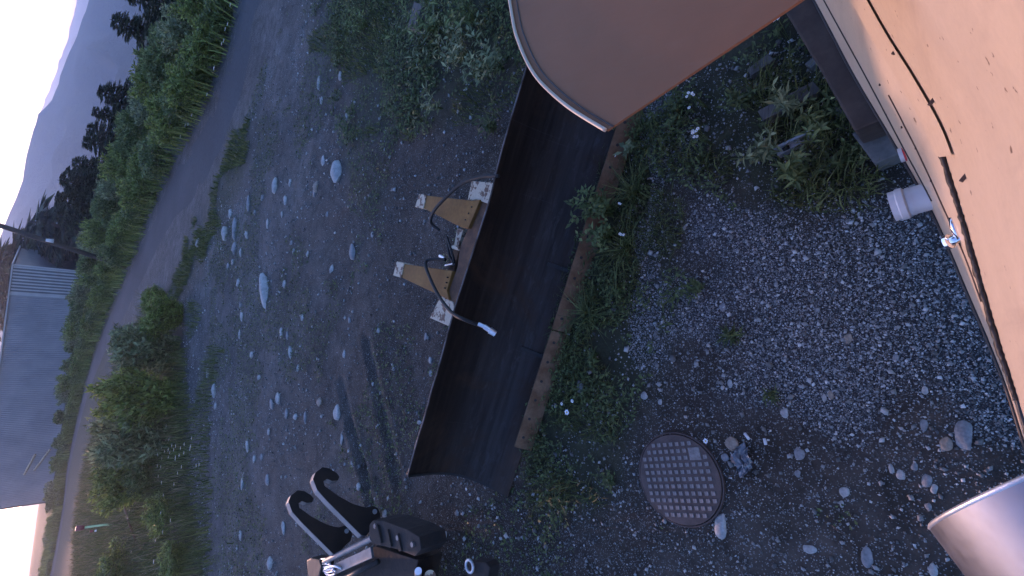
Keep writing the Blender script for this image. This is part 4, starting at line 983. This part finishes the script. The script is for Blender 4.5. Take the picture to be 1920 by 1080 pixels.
hb = [(p.x, p.y) for p in offset_line(far_edge, -.1) if p.y < 110]+[(p.x, p.y) for p in offset_line(far_edge, -5.5) if p.y < 110][::-1]
grass('hedge_grass', hb, 190, .4, 1.25, .032, 36, 'bank_grass', 'tall grass filling the foot of the roadside hedge', .7, 70000, .4, .08, .3)
# low creeping weeds: little leaves lying on the yard
def leaflets(name, poly, dens, L, Wd, seed, mat, label, zmax, thr, nsc, cap=20000, wob=.2):
    x, y = scatter(poly, dens, seed, cap, wob); k = vnoise(x, y, nsc, seed)*.7+vnoise(x, y, nsc*4, seed+1)*.3 > thr; x, y = x[k], y[k]; n = len(x); r = np.random.default_rng(seed)
    P = np.stack([x, y, gz(x, y)+r.uniform(.002, zmax, n)], 1); a = r.uniform(0, 6.283, n); D = unit(np.stack([np.cos(a), np.sin(a), r.uniform(-.1, .6, n)], 1))
    Vv, Ff = leaves_arr(P, D, unit(r.normal(0, .4, (n, 3))+np.array([0, 0, 1])), L*r.uniform(.5, 1.4, n), Wd*r.uniform(.6, 1.3, n))
    o = link(name, np_mesh(name, Vv.reshape(-1, 3), Ff), M[mat]); tag(o, label, 'weeds', kind='stuff')
leaflets('creeping_weeds', YARD, 1100, .045, .022, 51, 'weed', 'low creeping weeds sprinkled over the yard dirt', .035, .53, .7, 64000)
leaflets('ground_weeds', P_WEED, 1500, .042, .018, 52, 'weed', 'low leafy weeds between the blade and the gravel', .09, .42, 2.5, 16000)
leaflets('ground_weeds', P_WEED2, 1500, .045, .018, 53, 'weed', 'low leafy weeds beside the timber beam', .12, .42, 2.5, 12000)
SOIL = wpoly([(960, 940), (1000, 1100), (1650, 1100), (1600, 900), (1370, 960), (1200, 1010), (1150, 800)])
leaflets('soil_weeds', SOIL, 700, .028, .014, 54, 'weed', 'tiny weeds on the dark soil around the manhole', .02, .58, 2.2, 8000)
# ---- single leafy plants, each with its own stems and leaves
def plant(name, u, v, h, w, nst, L, Wd, mat, label, seed, cat='plant', per=14, z=0.0):
    P = G(u, v, z); r = np.random.default_rng(seed); root = empty(name, (P.x, P.y, float(gz(P.x, P.y)))); tag(root, label, cat); stems = []; Pl = []; Dl = []
    for s in range(nst):
        a = r.uniform(0, 6.283); q = r.uniform(.15, 1)*w/2; hh = h*r.uniform(.6, 1)
        sp_ = spline([Vector((0, 0, 0)), Vector((q*.4*math.cos(a), q*.4*math.sin(a), hh*.55)), Vector((q*math.cos(a), q*math.sin(a), hh))], 5); stems.append(tube(sp_, [.004*(1-.7*i/len(sp_)) for i in range(len(sp_))], 5))
        for k in range(per):
            t_ = .2+.8*(k+.5)/per; p = sp_[int(t_*(len(sp_)-1))]; b = k*2.4+a; Pl.append(tuple(p)); Dl.append((math.cos(b), math.sin(b), r.uniform(.1, .8)))
    Pl = np.array(Pl); Dl = unit(np.array(Dl)+r.normal(0, .15, (len(Dl), 3))); n = len(Pl)
    Vv, Ff = leaves_arr(Pl, Dl, unit(r.normal(0, .3, Pl.shape)+np.array([0, 0, 1])), L*r.uniform(.6, 1.3, n), Wd*r.uniform(.7, 1.2, n))
    o = link('leaves', np_mesh('leaves', Vv.reshape(-1, 3), Ff), M[mat], root); V_, F_ = join(*stems); mk('stems', V_, F_, M['weed'], root, True, True); return root
PL = [(1190, 282, .16, .16, 4, .085, .042, 'willow_pale', 'broad-leaved seedling at the tip of the canopy', 6),
 (1150, 400, .42, .50, 18, .062, .028, 'willow', 'leafy willow sapling leaning over the blade edge', 14),
 (1150, 445, .30, .42, 14, .06, .026, 'willow', 'lower leafy sapling between the blade and grass tufts', 12),
 (1165, 545, .15, .18, 7, .05, .02, 'weed', 'bright weed clump right of the middle of the blade', 9),
 (1120, 670, .14, .22, 7, .06, .02, 'weed', 'weed clump beside the bolt holes of the cutting edge', 9),
 (1150, 900, .10, .22, 10, .04, .016, 'weed', 'low feathery weed between the blade and the manhole', 12),
 (1378, 632, .10, .20, 12, .09, .012, 'weed', 'dark grass rosette on the gravel in the centre right', 5),
 (1310, 540, .12, .26, 9, .045, .02, 'weed', 'dark weed patch on the gravel right of the blade', 10),
 (1450, 735, .08, .2, 8, .06, .010, 'weed', 'small dark rosette above right of the manhole', 5),
 (1500, 330, .30, .34, 9, .07, .022, 'willow', 'willow sapling at the lower side of the beam rubble', 14),
 (1440, 300, .26, .3, 8, .07, .022, 'willow_pale', 'pale-leaved sapling left of the slotted channel', 12),
 (1490, 210, .30, .3, 8, .07, .022, 'willow_pale', 'pale-leaved sapling between plank and slotted channel', 12),
 (1545, 250, .28, .3, 9, .06, .02, 'willow', 'sapling close to the middle of the timber beam', 12),
 (1400, 190, .26, .4, 9, .06, .02, 'weed', 'green weed clump below the canopy edge', 12),
 (1590, 310, .16, .3, 9, .05, .018, 'weed', 'dark weeds at the foot of the concrete block', 10),
 (1270, 215, .2, .34, 9, .05, .018, 'weed', 'dark weeds along the straight canopy edge', 10),
 (832, 205, .36, .42, 7, .10, .030, 'willow_pale', 'silvery sapling standing apart on the upper yard', 9),
 (880, 110, .60, .9, 16, .10, .030, 'willow_pale', 'silvery willow shrub at the top, nearest the yard', 14),
 (945, 130, .60, .8, 16, .10, .030, 'willow_pale', 'silvery willow shrub beside the canopy rim', 14),
 (830, 60, .60, 1.0, 16, .10, .030, 'willow', 'green willow shrub at the top edge right of the board', 14),
 (900, 40, .7, 1.0, 16, .10, .030, 'willow', 'dense willow shrub at the top edge beside the canopy', 14),
 (690, 50, .45, 1.1, 16, .08, .026, 'willow', 'low green shrub at the top edge left of the board', 12),
 (930, 240, .25, .5, 10, .08, .024, 'weed', 'weed clump just behind the upper blade edge', 10)]
for k, (u, v, h, w, ns, L_, w_, mt, lb, per) in enumerate(PL): plant('leafy_plant', u, v, h, w, ns, L_, w_, mt, lb, 70+k, per=per)
# ---- grass tufts by the blade
for k, (u, v, h, lb) in enumerate(((1195, 360, .24, 'arching grass tuft below the canopy tip'), (1180, 470, .22, 'arching grass tuft right of the leaning sapling'), (1110, 590, .2, 'grass tuft over the edge of the cutting bar'))):
    P = G(u, v); n = 60; r = np.random.default_rng(90+k); x = P.x+r.normal(0, .035, n); y = P.y+r.normal(0, .035, n)
    o = link('grass_tuft', blades_mesh('grass_tuft', x, y, h*r.uniform(.6, 1.2, n), .010*np.ones(n), 1.9, 90+k), M['grass']); tag(o, lb, 'grass tuft', 'grass tufts beside the blade')
# ---- daisies and white flower heads
def daisy(u, v, z, r0, label, nh=1, spread=.03, seed=0, group='white flowers in the weeds', np_=12, cat='flower'):
    P = G(u, v, z); g0 = float(gz(P.x, P.y)); root = empty('white_flower', (P.x, P.y, g0)); tag(root, label, cat, group); r = random.Random(seed+int(u))
    for k in range(nh):
        o_ = Vector((r.uniform(-spread, spread), r.uniform(-spread, spread), r.uniform(-.02, .02))) if nh > 1 else Vector((0, 0, 0)); c_ = Vector((P.x, P.y, z))+o_; V_ = []; F_ = []
        for j in range(np_):
            a = 2*math.pi*j/np_+r.uniform(-.1, .1); d = Vector((math.cos(a), math.sin(a), .12)); s = Vector((-math.sin(a), math.cos(a), 0)); l = r0*r.uniform(.85, 1.1); b = len(V_)
            V_ += [c_+d*r0*.2, c_+d*l*.6+s*l*.17, c_+d*l, c_+d*l*.6-s*l*.17]; F_ += [(b, b+1, b+2, b+3)]
        hd = mk('flower_head', V_, F_, M['petal'], root)
        mk('flower_centre', *tube([c_-Vector((0, 0, .004)), c_+Vector((0, 0, .005))], [r0*.26, r0*.2], 8), M['yolk'], hd, True)
        mk('flower_stem', *tube([Vector((P.x+o_.x*.2, P.y+o_.y*.2, g0-.005)), c_-Vector((0, 0, .004))], .0022, 5), M['weed'], root, True)
daisy(1063, 773, .14, .026, 'lowest and largest daisy of three right of the cutting edge')
daisy(1073, 752, .15, .018, 'upper right daisy of three right of the cutting edge')
daisy(1053, 757, .13, .016, 'upper left daisy of three right of the cutting edge')
daisy(1323, 827, .09, .020, 'white daisy at the upper right rim of the manhole')
daisy(1295, 176, .30, .012, 'upper white flower cluster right of the canopy tip', 6, .028)
daisy(1305, 250, .26, .013, 'lower white flower cluster right of the canopy tip', 7, .030)
daisy(1292, 202, .2, .013, 'single white flower between the two clusters by the canopy')
daisy(1166, 440, .22, .013, 'white flower in the grass right of the leaning sapling', 3, .02)
daisy(1163, 378, .22, .011, 'small white flower above the arching grass', 2, .02)
daisy(1060, 450, .62, .014, 'white flower nodding over the blade face') if False else None
daisy(1012, 678, .16, .013, 'white flower at the inner side of the cutting edge') if False else None
daisy(874, 917, .10, .018, 'white flower just below the end of the blade')
daisy(1454, 42, .3, .014, 'white flower at the top between canopy and beam', 2, .02)
daisy(1153, 292, .1, .013, 'white flower beside the broad-leaved seedling')
r = random.Random(5)
leaflets('meadow_weeds', P_MEADOW, 900, .07, .026, 55, 'weed', 'low leafy weeds at the top of the yard', .12, .47, 1.0, 16000, 1.3)
for k in range(46):
    u = r.gauss(312, 22); v = r.gauss(848, 26) if k < 34 else r.uniform(905, 1060)
    if k >= 34: u = r.uniform(235, 320)
    daisy(u, v, r.uniform(.35, .6), .055, 'white meadow flower in the tall grass of the near road verge', group='white meadow flowers on the verge', np_=6, seed=k)
for k in range(12):
    q = far_edge[int(r.uniform(8, 30))]; q = q+Vector((r.uniform(.6, 1.2), r.uniform(.6, 1.2), 0)); u, v = PX(q)
    daisy(u, v, .5, .07, 'white flower at the foot of the hedge beyond the road', group='white flowers at the foot of the hedge', np_=6, seed=k)
# ---- boards and rubble under the canopy, plastic by the manhole
M['grey_wood'] = two('weathered_grey_wood', (.075, .068, .062), (.12, .11, .10), 8, .4, .65, .9, 0, .4, (1, 12, 1))
def slab(name, px, z0, z1, mat, label, cat, bev=.004): o = mk(name, *prism_px(px, z0, z1), M[mat], None, bevel=bev); return tag(o, label, cat)
slab('plank', [(1420, 208), (1430, 226), (1540, 170), (1524, 152)], .0, .10, 'grey_wood', 'dark weathered plank half buried in weeds beside the beam', 'plank')
slab('plank', [(1400, 130), (1408, 142), (1452, 112), (1440, 100)], .0, .07, 'grey_wood', 'short dark plank end below the canopy', 'plank')
slab('board', [(764, 52), (778, 52), (792, 8), (776, 4)], .12, .30, 'grey_wood', 'grey board end in the shrubs at the top edge', 'board')
ch = empty('slotted_channel', G(1490, 268)); tag(ch, 'pale slotted metal channel lying in the weeds by the beam', 'channel')
M['pale_metal'] = simple('dull_pale_metal', (.30, .31, .33), .5, .5, .2, 10)
mk('channel_web', *prism_px([(1450, 276), (1458, 292), (1532, 252), (1524, 240)], .02, .085), M['pale_metal'], ch, bevel=.004)
for (a, b) in (((1500, 262), (1512, 256)), ((1468, 281), (1480, 275))): mk('slot', *tube([G(*a, .086), G(*b, .086)], .014, 8), M['rubber'], ch, True)
mk('channel_flange', *prism_px([(1448, 278), (1451, 281), (1526, 244), (1523, 240)], .02, .12), M['pale_metal'], ch)
for k, (px, lb) in enumerate((([(1545, 145), (1556, 158), (1566, 152), (1552, 140)], 'broken pale rubble piece touching the timber beam'), ([(1560, 205), (1572, 220), (1586, 214), (1572, 198)], 'grey rubble piece between beam and block'), ([(1508, 120), (1520, 128), (1538, 112), (1526, 106)], 'small rubble piece beside the upper beam'))): slab('rubble', px, 0, .06, 'concrete', lb, 'rubble')
pc = G(1393, 862); r = np.random.default_rng(3); n = 12; V_ = []; 
for i in range(n):
    for j in range(n):
        a = (i/(n-1)-.5); b = (j/(n-1)-.5); V_.append((pc.x+a*.20+.02*math.sin(9*b), pc.y+b*.10*(1.3-abs(a)*1.5)+.02*math.sin(7*a), float(gz(pc.x, pc.y))+.012+.035*r.uniform()*(1-abs(a))))
t = NT('crumpled_plastic', .25, 0, .6); t.color((.11, .115, .13)); t.b.inputs['Alpha'].default_value = 1
pls = mk('plastic_scrap', V_, [(i*n+j, i*n+j+1, (i+1)*n+j+1, (i+1)*n+j) for i in range(n-1) for j in range(n-1)], t.m); tag(pls, 'crumpled grey plastic scrap right of the manhole', 'plastic')
for (a, b, lb) in (((1396, 812), (1405, 824), 'white plastic stub above the crumpled plastic'), ((1433, 822), (1436, 834), 'small white sliver right of the crumpled plastic')):
    o = mk('white_stub', *tube([G(*a, .02), G(*b, .02)], .010, 8), M['pvc'], None, True); tag(o, lb, 'scrap')
# twigs
for k, (a, b, lb) in enumerate((((1180, 405), (1215, 395), 'thin red twig in the grass right of the sapling'), ((1305, 152), (1340, 140), 'bare twig above the white flower clusters'), ((1255, 525), (1200, 530), 'dry stalk lying across the weeds'), ((1560, 985), (1590, 1005), 'pale dry stalk on the dark soil'))):
    A_, B_ = G(*a, .05), G(*b, .03); o = mk('twig', *tube([A_, A_.lerp(B_, .5)+Vector((0, 0, .02)), B_], .004, 6), M['bark'], None, True); tag(o, lb, 'twig')

# ---------------------------------------------------------------- valley haze
hv = bpy.data.materials.new('haze'); hv.use_nodes = True; nt = hv.node_tree; nt.nodes.remove(nt.nodes['Principled BSDF'])
pv = nt.nodes.new('ShaderNodeVolumePrincipled'); pv.inputs['Color'].default_value = (.62, .76, 1.0, 1); pv.inputs['Density'].default_value = .00036; pv.inputs['Anisotropy'].default_value = 0.65
nt.links.new(pv.outputs[0], nt.nodes['Material Output'].inputs['Volume'])
hv_top = max(max(v.co.z for v in hl.data.vertices), max(v.co.z for v in ridge2.data.vertices))+4
hz = mk('haze', *box((0, 1700, (hv_top-139)/2), (8800, 5600, hv_top+139)), hv); tag(hz, 'blue morning haze over the valley', 'haze', kind='stuff')
